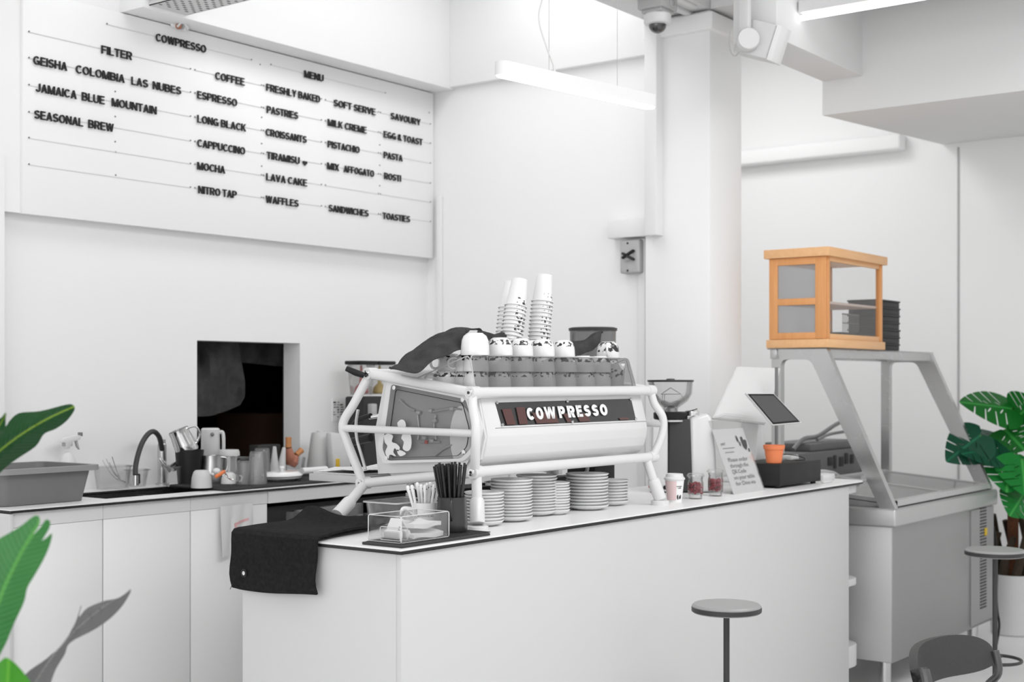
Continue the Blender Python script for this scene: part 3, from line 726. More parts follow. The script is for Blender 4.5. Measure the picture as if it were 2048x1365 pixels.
for a, b, r_ in (((338, 930), (366, 918), .010), ((350, 932), (381, 914), .008), ((345, 936), (372, 926), .012)):
    m.tube([PY(a[0], a[1] + 4, 5.35), PY(b[0], b[1], 5.35)], r_, 10)
m.sphere(PY(381, 914, 5.35), .012, 10)
single('metal_scoop', m, STEEL, 'bundle of dull metal scoops lying in the clear container right of the tap', 'scoop', loc=tuple(PY(355, 935, 5.35)))

# tap with a black hose spout
Yt = 5.46
fb = at(324, Yt, HC)
fc = thing('kitchen_tap', 'chrome kitchen tap with black hose spout arching over the sink', 'tap', fb)
q = lambda a, b, Y=Yt: PY(a, b, Y)
MB().lathe([(0, 0), (.032, 0), (.032, .006), (.022, .01), (.022, .20), (.018, .205), (.018, .225), (0, .225)], fb, 28).build('base', STEEL, fc)
top = q(324, 908)
hp = [(324, 905), (323, 893), (318, 874), (308, 864), (297, 868), (285, 885), (276, 910), (271, 935), (271, 952)]
path = [PY(a, b, Yt - .02 * i) for i, (a, b) in enumerate(hp)]
MB().tube(crom(path, 6), .0125, 14).build('hose_spout', mat('hose_black', g(.03), .5), fc)
e = path[-1]
MB().tube([e + Vector((0, 0, .002)), e - Vector((0, 0, .045))], [.015, .0165], 16).build('spray_head', CHROME, fc)
MB().box((e.x + .012, e.y - .006, e.z - .04), (e.x + .024, e.y + .006, e.z + .008), .003).build('spray_button', BLACKP, fc)
lv = [q(319, 917, Yt - .05), q(328, 930, Yt - .06), q(340, 943, Yt - .07)]
MB().tube([fb + Vector((0, 0, .12)), lv[1]], .013, 12).tube(crom(lv, 6), [.006 + .007 * i / 12 for i in range(13)], 12).build('lever', CHROME, fc)

# steel jug tipped into a black bucket
lathe_thing('utensil_bucket', wall_prof(.056, .07, .175), BLACKP, 379, 5.30, HC, 'black plastic bucket holding a tilted steel jug beside the tap', 'bucket')
def jug(name, px, Y, z, r, h, lab, mt_, tilt=None, handle=1, sx=1, rot=0., grp=None):
    p = at(px, Y, z); t = thing(name, lab, 'jug', (0, 0, 0), grp)
    pr = [(0, 0), (r * .95, 0), (r, .006), (r * .98, h * .35), (r * .86, h * .75), (r * .88, h), (r * .85, h), (r * .82, h * .75), (r * .95, h * .3), (0, .006)]
    MB().lathe(pr, n=32).build('body', mt_, t)
    MB().tube(crom([(r * .82, 0, h * .92), (r * 1.5, 0, h * .86), (r * 1.55, 0, h * .5), (r * .95, 0, h * .2)], 8), .005, 8).build('handle', mt_, t)
    t.location = p; t.rotation_euler = tilt if tilt else (0, 0, R(rot)); return t
j1 = jug('milk_jug', 376, 5.30, HC + .165, .056, .12, 'polished steel milk jug lying mouth-up in the black bucket', CHROME, tilt=(R(8), R(-22), R(-50)))
# white thermos jug
tj = thing('thermos_jug', 'tall white jug with a side handle standing in front of the dark opening', 'jug', at(421, 5.40, HC))
b_ = tj.location
MB().lathe([(0, 0), (.048, 0), (.051, .006), (.046, .26), (.047, .268), (.040, .275), (0, .275)], b_, 32).build('body', mat('jug_white', g(.66), .4), tj)
MB().tube(crom([b_ + Vector((RX * .04, RY * .04, .25)), b_ + Vector((RX * .064, RY * .064, .245)), b_ + Vector((RX * .064, RY * .064, .12)), b_ + Vector((RX * .05, RY * .05, .08))], 6), .009, 8).build('handle', mat('jug_white', g(.66), .4), tj)
MB().sphere(b_ + Vector((-FX * .05 + RX * .02, -FY * .05 + RY * .02, .245)), .01, 10).build('button', MGREY, tj)
jug('milk_jug', 424, 5.22, MATZ, .05, .135, 'steel milk jug standing on the mat before the white jug', STEEL, rot=-20)
j3 = jug('milk_jug', 458, 5.26, MATZ, .05, .125, 'steel milk jug with a white cup set upside down in it', STEEL, rot=150)
lathe_thing('round_cover', [(0, .03), (.047, .03), (.052, .022), (.054, 0), (.05, 0), (.046, .02), (0, .024)], mat('lid_grey', g(.58), .5), 458, 5.26, MATZ + .1255, 'pale round lid resting on the right steel milk jug', 'lid')
lathe_thing('canister', [(0, 0), (.056, 0), (.058, .01), (.06, .10), (.064, .103), (.064, .112), (.056, .114), (.05, .10), (0, .10)], mat('canister_grey', g(.10), .4, metal=.4), 488, 5.26, MATZ, 'dark grey metal canister behind the ribbed glasses', 'canister')
# ribbed cup upside down
m = MB(); t = bmesh.new(); prof = [(.047, 0), (.048, .004), (.044, .05), (.036, .075), (.028, .082), (0, .083)]; n = 64; rings = []
for r_, z in prof:
    rings.append([t.verts.new((0, 0, z))] if r_ == 0 else [t.verts.new((r_ * (1 + (.018 if j % 2 else 0)) * math.cos(2 * math.pi * j / n), r_ * (1 + (.018 if j % 2 else 0)) * math.sin(2 * math.pi * j / n), z)) for j in range(n)])
for A, B in zip(rings, rings[1:]):
    for j in range(n):
        if len(B) == 1: t.faces.new((A[j], A[(j + 1) % n], B[0]))
        else: t.faces.new((A[j], A[(j + 1) % n], B[(j + 1) % n], B[j]))
m._merge(t)
o = single('ribbed_cup', m, mat('ribbed_grey', g(.55), .5), 'pale ribbed handleless cup upside down on the left of the mat', 'cup'); o.location = at(403, 5.02, MATZ)
# white teacup upside down
tcup = thing('teacup', 'small white teacup upside down on the mat beside the orange peeler', 'cup', (0, 0, 0))
MB().lathe([(.04, 0), (.042, .002), (.038, .03), (.026, .05), (.02, .052), (.02, .056), (0, .056)], n=32).build('body', CERAM, tcup)
MB().tube(crom([(.036, 0, .04), (.058, 0, .036), (.056, 0, .014), (.04, 0, .012)], 6), .0045, 8).build('handle', CERAM, tcup)
tcup.location = at(459, 5.10, MATZ); tcup.rotation_euler = (0, 0, YAW - R(90))
# egg-shaped ball, peeler
m = MB().sphere(PY(433, 944, 5.06), .018, 16, (1.2, 1, 1)).sphere(PY(425, 950, 5.04), .009, 12)
single('ball_whisk', m, WPLAST, 'white round-headed stirrer lying between the ribbed cup and the orange peeler', 'stirrer', loc=(PY(433, 944, 5.06).x, 5.06, MATZ))
pl_ = thing('vegetable_peeler', 'vegetable peeler with an orange handle and steel blade on the mat', 'peeler', tuple(at(445, 4.97, MATZ)))
MB().tube(crom([PY(431, 954, 4.96), PY(439, 950, 4.96), PY(446, 945, 4.97), PY(450, 943, 4.98)], 6), [.007, .008, .009, .009, .009, .009, .009, .009, .009, .009, .009, .009, .009, .009, .008, .007, .006, .005, .004], 10).build('handle', mat('orange_plastic', (.75, .2, .06), .4), pl_)
MB().tube(crom([PY(449, 944, 4.98), PY(456, 953, 4.95), PY(466, 960, 4.93), PY(462, 960, 4.94), PY(452, 953, 4.97), PY(449, 945, 4.98)], 5), .003, 8).build('blade', CHROME, pl_)
# glasses
GLS = glass('tumbler_glass', (.97, .97, .97), 1.4, .05, .09, g(1.0))
def tumbler(px, Y, z, r0, r1, h, lab, grp='glass tumblers drying upside down'):
    t = bmesh.new(); n = 40; rings = []
    for r_, zq in [(r1, 0), (r1, .004), ((r0 + r1) / 2, h * .45), (r0, h * .96), (r0 * .9, h), (0, h), (0, h - .008), (r0 * .85, h - .010), ((r0 + r1) / 2 - .006, h * .45), (r1 - .003, 0)]:
        rings.append([t.verts.new((0, 0, zq))] if r_ == 0 else [t.verts.new((r_ * (1 + (.03 if (j // 2) % 2 and .004 < zq < h * .97 else 0)) * math.cos(2 * math.pi * j / n), r_ * (1 + (.03 if (j // 2) % 2 and .004 < zq < h * .97 else 0)) * math.sin(2 * math.pi * j / n), zq)) for j in range(n)])
    for A, B in zip(rings, rings[1:]):
        for j in range(n):
            if len(A) == 1 and len(B) == 1: continue
            if len(A) == 1: t.faces.new((A[0], B[(j + 1) % n], B[j]))
            elif len(B) == 1: t.faces.new((A[j], A[(j + 1) % n], B[0]))
            else: t.faces.new((A[j], A[(j + 1) % n], B[(j + 1) % n], B[j]))
    bmesh.ops.recalc_face_normals(t, faces=t.faces)
    o = single('glass_tumbler', MB()._merge(t), GLS, lab, 'glass', grp); o.location = at(px, Y, z); return o
tumbler(489, 5.02, MATZ, .034, .042, .115, 'short ribbed glass tumbler upside down, leftmost of the glasses')
tumbler(515, 4.97, MATZ, .036, .048, .16, 'tall glass tumbler upside down, in front of the white lids')
tumbler(524, 5.10, MATZ, .036, .044, .165, 'tall glass tumbler upside down, behind the front tall glass')
# white lidded dish
dsh = thing('lidded_dish', 'flat white dish with a knobbed lid on the mat right of the glasses', 'dish', tuple(at(564, 5.05, MATZ)))
b_ = dsh.location
MB().lathe([(0, 0), (.07, 0), (.105, .014), (.108, .018), (.10, .02), (0, .02)], b_, 36, sq=.8).build('dish', CERAM, dsh)
MB().lathe([(.108, .022), (.112, .026), (.108, .034), (.09, .046), (0, .05)], b_, 36, sq=.8).build('lid', CERAM, dsh)
MB().lathe([(.008, .048), (.008, .058), (.014, .064), (.012, .074), (0, .076)], b_, 20).build('knob', CERAM, dsh)
# glass holding bamboo whisks
gh = lathe_thing('glass_bowl', wall_prof(.05, .062, .10), CLEAR, 588, 5.37, HC, 'clear glass holding two bamboo tea whisks beside the dark opening', 'glass')
BAM = mat('bamboo', (.55, .24, .09), .55, var=.2, vscale=40); BAMB = mat('bamboo_bristles', (.50, .20, .13), .7, bump=.5, bscale=200)
def chasen(a, b, c, lab):
    pa, pb, pc_ = PY(a[0], a[1], 5.36), PY(b[0], b[1], 5.36), PY(c[0], c[1], 5.37)
    t = thing('tea_whisk', lab, 'whisk', pc_, 'bamboo tea whisks in the glass')
    MB().tube([pa, pa + (pb - pa) * .5, pb], [.0165, .0155, .0165], 20).build('handle', BAM, t)
    MB().tube([pb, pb + (pc_ - pb) * .25, pb + (pc_ - pb) * .6, pc_], [.016, .022, .030, .024], 24).build('bristles', BAMB, t)
    MB().tube([pb - (pc_ - pb) * .03, pb + (pc_ - pb) * .03], [.0172, .0172], 20).build('thread', mat('thread_dark', (.12, .05, .02), .8), t)
chasen((577, 875), (577, 895), (581, 928), 'upright bamboo tea whisk in the glass, the left one')
chasen((603, 901), (592, 911), (582, 932), 'slanting bamboo tea whisk in the glass, the right one')
# white funnel cones, dark box behind them
def cone_prof(h): return [(0, 0), (.028, 0), (.03, .004), (.009, h), (0, h + .002)]
lathe_thing('piping_nozzle', cone_prof(.17), mat('nozzle_white', g(.6), .5), 549, 5.30, HC, 'upright pale plastic cone before the dark opening, the left one', 'cone', 'pale plastic cones')
lathe_thing('piping_nozzle', cone_prof(.165), mat('nozzle_white', g(.6), .5), 560, 5.33, HC, 'leaning pale plastic cone before the dark opening, the right one', 'cone', 'pale plastic cones', tilt=(R(-4), R(14), 0))
a, b = at(500, 5.46, HC), at(546, 5.46, HC)
single('dark_box', MB().box((a.x, 5.40, HC), (b.x, 5.47, HC + .175), .006), DGREY, 'dark grey box standing in front of the dark opening', 'box', loc=(a.x, 5.43, HC))
a, b = at(535, 5.40, HC), at(567, 5.40, HC)
single('paper_pack', MB().box((a.x, 5.33, HC), (b.x, 5.37, HC + .035), .004), mat('pack_grey', g(.55), .6), 'pale folded cloth lying behind the white lidded dish', 'cloth', loc=(a.x, 5.35, HC))
# black tray with the paper roll
a, b = at(590, 5.30, HC), at(706, 5.25, HC)
single('black_tray', MB().box((max(a.x, 5.46), 5.12, HC), (b.x + .05, 5.285, HC + .02), .006), BLACKP, 'flat black tray under the paper cone and bags on the back worktop', 'tray', loc=(a.x + .2, 5.25, HC))
TZ = HC + .0205
lathe_thing('paper_cone', [(0, 0), (.078, 0), (.08, .005), (.05, .225), (.046, .23), (.022, .232), (.02, .238), (0, .238)], mat('cone_white', g(.58), .6), 641, 5.37, HC, 'tall tapered pale cone-shaped jug behind the black tray', 'jug')
p = at(628, 5.2, TZ)
single('paper_roll', MB().tube([(p.x - .09, 5.2, TZ + .019), (p.x + .09, 5.2, TZ + .019)], .018, 18), PAPER, 'small white roll lying on the black tray before the cone', 'roll', loc=(p.x, 5.2, TZ))
a, b = at(666, 5.24, TZ), at(702, 5.24, TZ)
bg_ = thing('foil_bag', 'white upright bag with a yellow strip beside the machine on the black tray', 'bag', (a.x, 5.3, TZ))
MB().prism([(a.x, TZ), (b.x, TZ), (b.x - .01, TZ + .20), (a.x - .02, TZ + .215)], 'Y', 5.235, 5.28, .012).build('bag', mat('bag_white', g(.66), .5, bump=.4, bscale=18), bg_)
y0q = PY(672, 940, 5.233); y1q = PY(679, 918, 5.233)
MB().box((y0q.x, 5.230, y0q.z), (y1q.x, 5.236, y1q.z), .001).build('strip', mat('yellow_print', (.65, .42, .02), .5), bg_)
# wall notice
q = lambda a, b: PY(a, b, YL - .001)
nt_ = thing('wall_notice', 'white paper notice with black symbols stuck on the wall left of the dispenser', 'notice', q(676, 870))
MB().box((q(664, 0).x, YL - .004, q(0, 866).z), (q(690, 0).x, YL, q(0, 808).z)).build('sheet', PAPER, nt_, smooth=0)
m = MB(); random.seed(5)
for i in range(7):
    for j in range(3):
        if random.random() < .75:
            cx_, cz_ = 668 + j * 7.2 + random.uniform(-1, 1), 818 + i * 6.2; s1, s2 = random.uniform(1.2, 3), random.uniform(.8, 1.8)
            m.box((q(cx_ - s1, 0).x, YL - .0052, q(0, cz_ + s2).z), (q(cx_ + s1, 0).x, YL - .004, q(0, cz_ - s2).z))
m.build('printed_marks', INK, nt_, smooth=0)
# twin dispenser by the wall
p = at(738, 5.33, HC)
dx0, dx1 = PY(692, 760, 5.41).x, PY(789, 760, 5.30).x
dd = thing('twin_dispenser', 'black twin dispenser with clear hoppers of red and yellow syrup behind the machine', 'dispenser', ((dx0 + dx1) / 2, 5.33, HC))
zt0 = PY(0, 787, 5.25).z + .0
zA, zB_ = PY(738, 790, 5.32).z, PY(738, 730, 5.32).z
MB().box((dx0 + .02, 5.29, HC), (dx1 - .02, 5.44, zA - .01), .012).build('base', DGREY, dd)
mid = (dx0 + dx1) / 2
for k, (a, b, colr) in enumerate(((dx0, mid - .01, (.42, .06, .05)), (mid + .01, dx1, (.55, .38, .05)))):
    hpp = loft(MB(), [ring(a + .012, b - .012, 5.31, 5.40, .02, zA), ring(a, b, 5.30, 5.41, .02, zB_)]).build('hopper', glass('hopper_clear', (.86, .86, .86), .8, .05, .14, g(.7)), dd)
    MB().lathe([(0, .0), (.036, 0), (.042, .01), (.034, .04), (.012, .06), (.007, .16), (0, .165)], ((a + b) / 2, 5.355, zA + .004), 24).build('syrup', mat('syrup_%s' % 'ry'[k], colr, .4), hpp)
    MB().box((a - .006, 5.292, zB_), (b + .006, 5.418, zB_ + .022), .006).build('lid', BLACKP, hpp)
    MB().box(((a + b) / 2 - .02, 5.25, zA - .12), ((a + b) / 2 + .02, 5.29, zA - .05), .006).build('spout', LGREY, dd)
# ------------------------------------------------------------------ inside the dark kitchen
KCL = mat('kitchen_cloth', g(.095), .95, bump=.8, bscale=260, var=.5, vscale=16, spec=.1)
Yk = YL + T + .07
def q(a, b): return PY(a, b, Yk)
out = [(380, 676), (474, 676), (478, 720), (486, 750), (489, 800), (481, 815), (460, 826), (430, 833), (380, 832)]
rows = []
for i in range(20):
    f = i / 19.; r_ = []
    for j in range(17):
        u = j / 16.
        xr = 474 + 16 * min(1, f * 1.5) ** 1.3 - (10 * max(0, f - .88) / .12); px = 372 + (xr - 372) * u
        zbot = 833 - 28 * max(0, u - .35) ** 1.6 * 1.6; py = 670 + (zbot - 670) * f
        dy = .022 * math.sin(u * 7 + f * 3.5) * (1 - .3 * f) + .012 * math.sin(u * 15 - f * 6) + .02 * math.cos((u - .55) * 5 + f * 7)
        v = PY(px, py, Yk + .03 + dy); r_.append((v.x, v.y, v.z))
    rows.append(r_)
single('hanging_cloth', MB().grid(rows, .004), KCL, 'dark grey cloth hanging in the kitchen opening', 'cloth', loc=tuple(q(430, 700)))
rows = []
for i in range(8):
    f = i / 7.; r_ = []
    for j in range(14):
        u = j / 13.; px = 476 + (574 - 476) * u; py = 668 + (62 - 4 * math.cos(u * 3)) * f
        v = PY(px, py, Yk + .12 + .02 * math.sin(u * 11 + f * 2)); r_.append((v.x, v.y, v.z))
    rows.append(r_)
single('hanging_cloth', MB().grid(rows, .004), KCL, 'short dark cloth bunched up along the top right of the kitchen opening', 'cloth', loc=tuple(q(520, 690)))
a = PY(522, 890, 6.2); b = PY(590, 826, 6.2)
single('cardboard_box', MB().box((a.x, 6.2, 0), (b.x, 6.6, b.z), .006), mat('cardboard_dark', (.10, .05, .03), .8), 'brown box standing deep inside the dark kitchen', 'box', loc=(a.x, 6.4, 0))
# ------------------------------------------------------------------ front counter
YC0, YC1, XE = 2.785, 3.506, 6.545
XC = 3.142
cn = thing('service_counter', 'white front service counter with plain panels under the espresso machine', 'counter', (4.8, 3.15, 0))
MB().box((XC + .012, YC0 + .008, .0), (XE, YC0 + .028, HC - .017), .001).build('front_panel', LAM, cn)
MB().box((XC + .012, YC0 + .0285, 0), (XC + .030, YC1, HC - .017), .001).build('end_panel', LAM, cn)
MB().box((XC + .0305, YC1 - .02, .0), (XE, YC1 - .002, HC - .017)).box((XE - .02, YC0 + .0285, 0), (XE, YC1 - .02, HC - .017)).build('back_panel', LAM, cn)
def top_outline(e=0.):
    r = .10
    return [(XC - e, YC0 - e), (XE + .0, YC0 - e)] + [(x, y) for x, y in arc((XE + .14, YC0 + r), r + e, -90, 0, 12)] + [(XE + .14 + r + e, YC1 + e), (XC - e, YC1 + e)]
MB().prism(top_outline(), 'Z', HC - .005, HC).build('top_sheet', LAMTOP, cn, smooth=0)
MB().prism(top_outline(.001), 'Z', HC - .0135, HC - .005).build('top_core', BLK, cn, smooth=0)
def shelf_outline(x0, r):
    return [(x0, YC0 + .02), (x0 + .10, YC0 + .02)] + [(x, y) for x, y in arc((x0 + .10, YC0 + .02 + r), r, -90, 0, 10)] + [(x0 + .10 + r, YC1 - .05), (x0, YC1 - .05)]
for z, th, r in ((HC - .058, .04, .10), (.57, .035, .10), (.155, .11, .12)):
    MB().prism(shelf_outline(XE + .002, r), 'Z', z, z + th, .004).build('end_shelf', LAM, cn)

# black towel over the counter end
TOW = mat('towel_black', g(.017), .95, bump=1., bscale=330, var=.9, vscale=70, spec=.2)
ya, ybk = 3.125, 3.525
prof = []   # run of the towel: hanging part, over the edge, along the top
for i in range(9): prof.append((XC - .012 - .004 * math.sin(i), .93 + (HC - .93 + .004) * i / 8.))
prof += [(XC - .006, HC + .011), (XC + .012, HC + .014)]
for i in range(1, 17): prof.append((XC + .012 + i * .0315, HC + .013))
rows = []
for k, (x, z) in enumerate(prof):
    r_ = []
    for j in range(25):
        v = j / 24.; y = ya + (ybk - ya) * v
        dx = dz = 0.
        if k < 9: dz = (.005 * math.cos(v * 5.) + .016 * max(0, v - .9) * 2 - .012 * v) * (1 - k / 9.); dx = -.006 * math.sin(v * 6 + k * .4) * (1 - k / 9.); y += .006 * math.sin(k * .5) * (1 if j in (0, 24) else 0)
        if k > 10:
            f = (k - 10) / 16.
            dz = .010 * (math.sin(v * 7 + f * 6) + 1) * f * .8 + .05 * math.exp(-((f - .66) / .13) ** 2 - ((v - 1.0) / .33) ** 2) + .014 * math.exp(-((v - .12) / .06) ** 2 - ((f - .55) / .12) ** 2)
            y = ya + (ybk - ya) * v + f * (1 - v) * .13 + .006 * math.sin(f * 9)
            if f > .75 and v > .55: dx = -(f - .75) * .9 * (v - .55) * .9
        r_.append((x + dx, y, z + dz))
    rows.append(r_)
tw = thing('bar_towel', 'black terry towel draped over the near end of the service counter', 'towel', (XC, 3.3, HC))
MB().grid(rows, .008).build('towel', TOW, tw)
ey = PX(489, 1147, XC - .022)
MB().lathe([(.007, 0), (.014, .001), (.014, .004), (.007, .005), (.007, 0)], n=20, M=Matrix.Translation((XC - .027, ey.y, ey.z)) @ Matrix.Rotation(R(90), 4, 'Y') ).build('eyelet', BLACKP, tw)
MB().lathe([(0, 0), (.007, 0), (.007, .002), (0, .002)], n=16, M=Matrix.Translation((XC - .026, ey.y, ey.z)) @ Matrix.Rotation(R(90), 4, 'Y')).build('eyelet_hole', WPLAST, tw)
a = PX(469, 1164, XC - .02)
MB().tube([a, a + Vector((0, .012, -.012)), a + Vector((0, .022, -.028))], .0012, 5).build('thread', INK, tw)

# ------------------------------------------------------------------ espresso machine
em = thing('espresso_machine', 'white tubular-framed espresso machine with black name panel on the service counter', 'espresso machine', (4.3, 3.2, HC))
XL, XRt = 3.726, 4.915
def both(f):
    for s_ in (0, 1): f(s_)
def mx(x, s_): return x if not s_ else XL + XRt - x
TF = (2.97, 1.575); TB = (3.454, 1.642); BF = (2.96, 1.299); BB = (3.487, 1.237)
rt = .0185
def arm(pts, r=rt): return crom(pts, 7)
for s_ in (0, 1):
    X = lambda x: mx(x, s_)
    fr_ = MB()
    fr_.tube([(X(XL), TF[0], TF[1]), (X(XL), TB[0], TB[1])], rt, 16)
    fr_.tube([(X(XL), BF[0], BF[1]), (X(XL), BB[0], BB[1])], rt * .92, 16)
    ap_f = [(X(XL), TF[0], TF[1]), (X(XL - .012), TF[0] - .012, TF[1] - .055), (X(XL - .030), TF[0] - .038, 1.47), (X(XL - .034), TF[0] - .042, 1.42), (X(XL - .022), TF[0] - .030, 1.36), (X(XL), BF[0], BF[1])]
    ap_b = [(X(XL), TB[0], TB[1]), (X(XL - .02), TB[0] + .06, TB[1] - .11), (X(XL - .03), 3.552, 1.475), (X(XL - .032), 3.560, 1.44), (X(XL - .026), 3.552, 1.405), (X(XL), BB[0], BB[1])]
    fr_.tube(arm(ap_f), .0165, 14).tube(arm(ap_b), .0165, 14)
    fr_.tube([(X(XL - .032), TF[0] - .04, 1.435), (X(XL - .032), 3.56, 1.44)], .0135, 14)
    for yq, zq in (TF, TB, BF, BB): fr_.tube([(X(XL - .018), yq, zq), (X(XL + .03), yq, zq)], .0225, 20)
    so = fr_.build('side_frame', POWDER, em)
    for yq, zq in (TF, TB, BF, BB):
        MB().lathe([(0, .002), (.005, .002), (.006, .005), (.0125, .004), (.014, 0), (0, 0)], n=20, M=Matrix.Translation((X(XL - .0185), yq, zq)) @ Matrix.Rotation(R(-90 if not s_ else 90), 4, 'Y')).build('bolt', CHROME, so)
        MB().lathe([(0, .001), (.0045, .001), (.0045, 0), (0, 0)], n=6, M=Matrix.Translation((X(XL - .0205), yq, zq)) @ Matrix.Rotation(R(-90 if not s_ else 90), 4, 'Y')).build('bolt_socket', INK, so)
MB().tube([(XL + .02, TF[0], TF[1]), (XRt - .02, TF[0], TF[1])], .0195, 18).build('top_rail', POWDER, em)
MB().tube([(XL + .02, BF[0], BF[1]), (XRt - .02, BF[0], BF[1])], .019, 18).build('bottom_rail', POWDER, em)
MB().tube([(XL + .02, TB[0], TB[1]), (XRt - .02, TB[0], TB[1])], .0185, 14).build('rear_top_rail', POWDER, em)
MB().tube([(XL + .02, BB[0], BB[1]), (XRt - .02, BB[0], BB[1])], .017, 14).build('rear_bottom_rail', POWDER, em)
# legs
def leg(a, b, foot=True):
    a, b = Vector(a), Vector(b); mid = a + (b - a) * .48
    l = MB().tube([a, mid], .0185, 18).tube([mid, mid + (b - a) * .06, b + Vector((0, 0, .006))], [.022, .026, .026], 20).build('leg', POWDER, em)
    if foot: MB().lathe([(0, 0), (.038, 0), (.038, .016), (.034, .019), (0, .019)], (b.x, b.y, HC), 24).build('foot', POWDER, l)
leg((3.742, 2.965, 1.29), (3.697, 2.925, HC + .020)); leg((4.875, 2.965, 1.29), (4.925, 2.930, HC + .020))
leg((3.715, 3.478, 1.228), (3.555, 3.455, HC + .026)); leg((4.90, 3.478, 1.228), (4.985, 3.462, HC + .028))
# body
bp_ = [(2.985, 1.572), (2.982, 1.548), (2.957, 1.452), (2.952, 1.42), (2.957, 1.385), (2.968, 1.35), (2.985, 1.325), (3.01, 1.308), (3.05, 1.298), (3.40, 1.262), (3.46, 1.30), (3.475, 1.42), (3.44, 1.560), (3.42, 1.577), (3.01, 1.577)]
XB0, XB1 = XL + .062, XRt - .055
MB().prism(bp_, 'X', XB0, XB1, .003).build('body', POWDER, em)
MB().box((XB0 + .05, 2.9555, 1.4475), (XB1 - .002, 2.9575, 1.4495)).build('panel_joint', mat('joint_grey', g(.25), .7), em, smooth=0)
# side panel: white rim, dark window, works behind it
sx_ = XL + .02
def sp_(a, b, x=sx_): v = PX(a, b, x); return (v.y, v.z)
rim_o = roundpoly([sp_(*p) for p in ((772, 758), (944, 792), (962, 866), (940, 935), (765, 935), (748, 905))], .02)
MB().prism([(2.985, 1.552), (3.43, 1.612), (3.478, 1.42), (3.46, 1.27), (3.05, 1.30), (2.975, 1.34), (2.955, 1.42)], 'X', sx_ + .032, XB0 + .001).build('side_panel', POWDER, em)
win = [(783, 769), (932, 799), (948, 858), (942, 898), (922, 918), (776, 922), (765, 899)]
wo = roundpoly([sp_(*p) for p in win], .014)
cyw = sum(p[0] for p in wo) / len(wo); czw = sum(p[1] for p in wo) / len(wo)
def scl(P, s_): return [(cyw + (p[0] - cyw) * s_, czw + (p[1] - czw) * s_) for p in P]
def ringprism(P, s0, s1, x0, x1):
    t = bmesh.new(); k = len(P); A = scl(P, s0); B = scl(P, s1)
    V = [[t.verts.new((x, p[0], p[1])) for p in Q] for Q, x in ((A, x0), (B, x0), (B, x1), (A, x1))]
    for i in range(4):
        a, b = V[i], V[(i + 1) % 4]
        for j in range(k): t.faces.new((a[j], a[(j + 1) % k], b[(j + 1) % k], b[j]))
    bmesh.ops.recalc_face_normals(t, faces=t.faces); return MB()._merge(t)
ringprism(wo, 1.10, 1.0, sx_ - .002, sx_ + .034).build('side_trim', POWDER, em)
wn = MB().prism(scl(wo, .998), 'X', sx_ + .0, sx_ + .003).build('side_window', glass('window_tint', (.92, .92, .92), .5, .05, .06, g(.30)), em)
ringprism(wo, .90, .885, sx_ - .001, sx_ + .001).build('window_line', INK, wn, smooth=0)
MB().prism(scl(wo, 1.0), 'X', sx_ + .026, sx_ + .031).build('inner_board', mat('inner_grey', g(.42), .6), em, smooth=0)
c_ = sp_(913, 865, sx_ + .02)
MB().lathe([(0, .008), (.085, .006), (.095, 0), (0, 0)], n=30, M=Matrix.Translation((sx_ + .022, c_[0] - .02, c_[1] - .015)) @ Matrix.Rotation(R(-90), 4, 'Y') @ Matrix.Diagonal((1.15, .55, 1, 1))).build('boiler_end', mat('boiler_white', g(.9), .5), em)
m = MB()
for pts in (((862, 825), (900, 818), (925, 820)), ((835, 828), (838, 860), (836, 880)), ((872, 830), (868, 850), (872, 880)), ((840, 885), (880, 885)), ((905, 890), (885, 900), (870, 912)), ((800, 800), (815, 815), (830, 822))):
    m.tube(crom([(sx_ + .018, *sp_(a, b, sx_ + .018)) for a, b in pts], 5), .004, 8)
for a, b in ((862, 822), (905, 818), (838, 826), (870, 842), (850, 876), (865, 882)):
    v = sp_(a, b, sx_ + .018); m.box((sx_ + .010, v[0] - .009, v[1] - .006), (sx_ + .024, v[0] + .009, v[1] + .006), .002)
m.build('pipework', mat('pipes_grey', g(.5), .4, metal=.4), em)
v = sp_(853, 885, sx_ + .012); MB().box((sx_ + .008, v[0] - .006, v[1] - .006), (sx_ + .014, v[0] + .006, v[1] + .006)).build('red_valve', mat('valve_red', (.5, .1, .08), .5), em)
for a, b in ((789, 776), (926, 800), (928, 905), (773, 917)):
    v = sp_(a, b); MB().lathe([(0, .004), (.0035, .004), (.008, .003), (.009, 0), (0, 0)], n=16, M=Matrix.Translation((sx_ - .001, v[0], v[1])) @ Matrix.Rotation(R(-90), 4, 'Y')).build('window_screw', CHROME, wn)
# white hide-patch decal on the window
def decal(mb, pts, x, th=.0012): mb.prism([(p.x, p.y) for p in crom([(*sp_(a, b, x), 0) for a, b in pts + pts[:1]], 5)[:-1]], 'X', x - th, x)
m = MB(); xw = sx_ - .0002
decal(m, [(768, 872), (776, 868), (786, 872), (784, 884), (793, 888), (800, 896), (796, 903), (790, 897), (787, 905), (792, 913), (780, 910), (777, 918), (771, 905), (775, 893), (770, 885)], xw)
decal(m, [(806, 868), (818, 866), (823, 878), (822, 896), (815, 903), (806, 898), (808, 885), (803, 877)], xw)
decal(m, [(795, 846), (802, 840), (809, 842), (812, 853), (806, 857), (797, 855)], xw)
decal(m, [(794, 900), (804, 902), (812, 908), (802, 913), (796, 908)], xw)
m.build('hide_pattern_decal', mat('decal_white', g(.8), .5), wn, smooth=0)
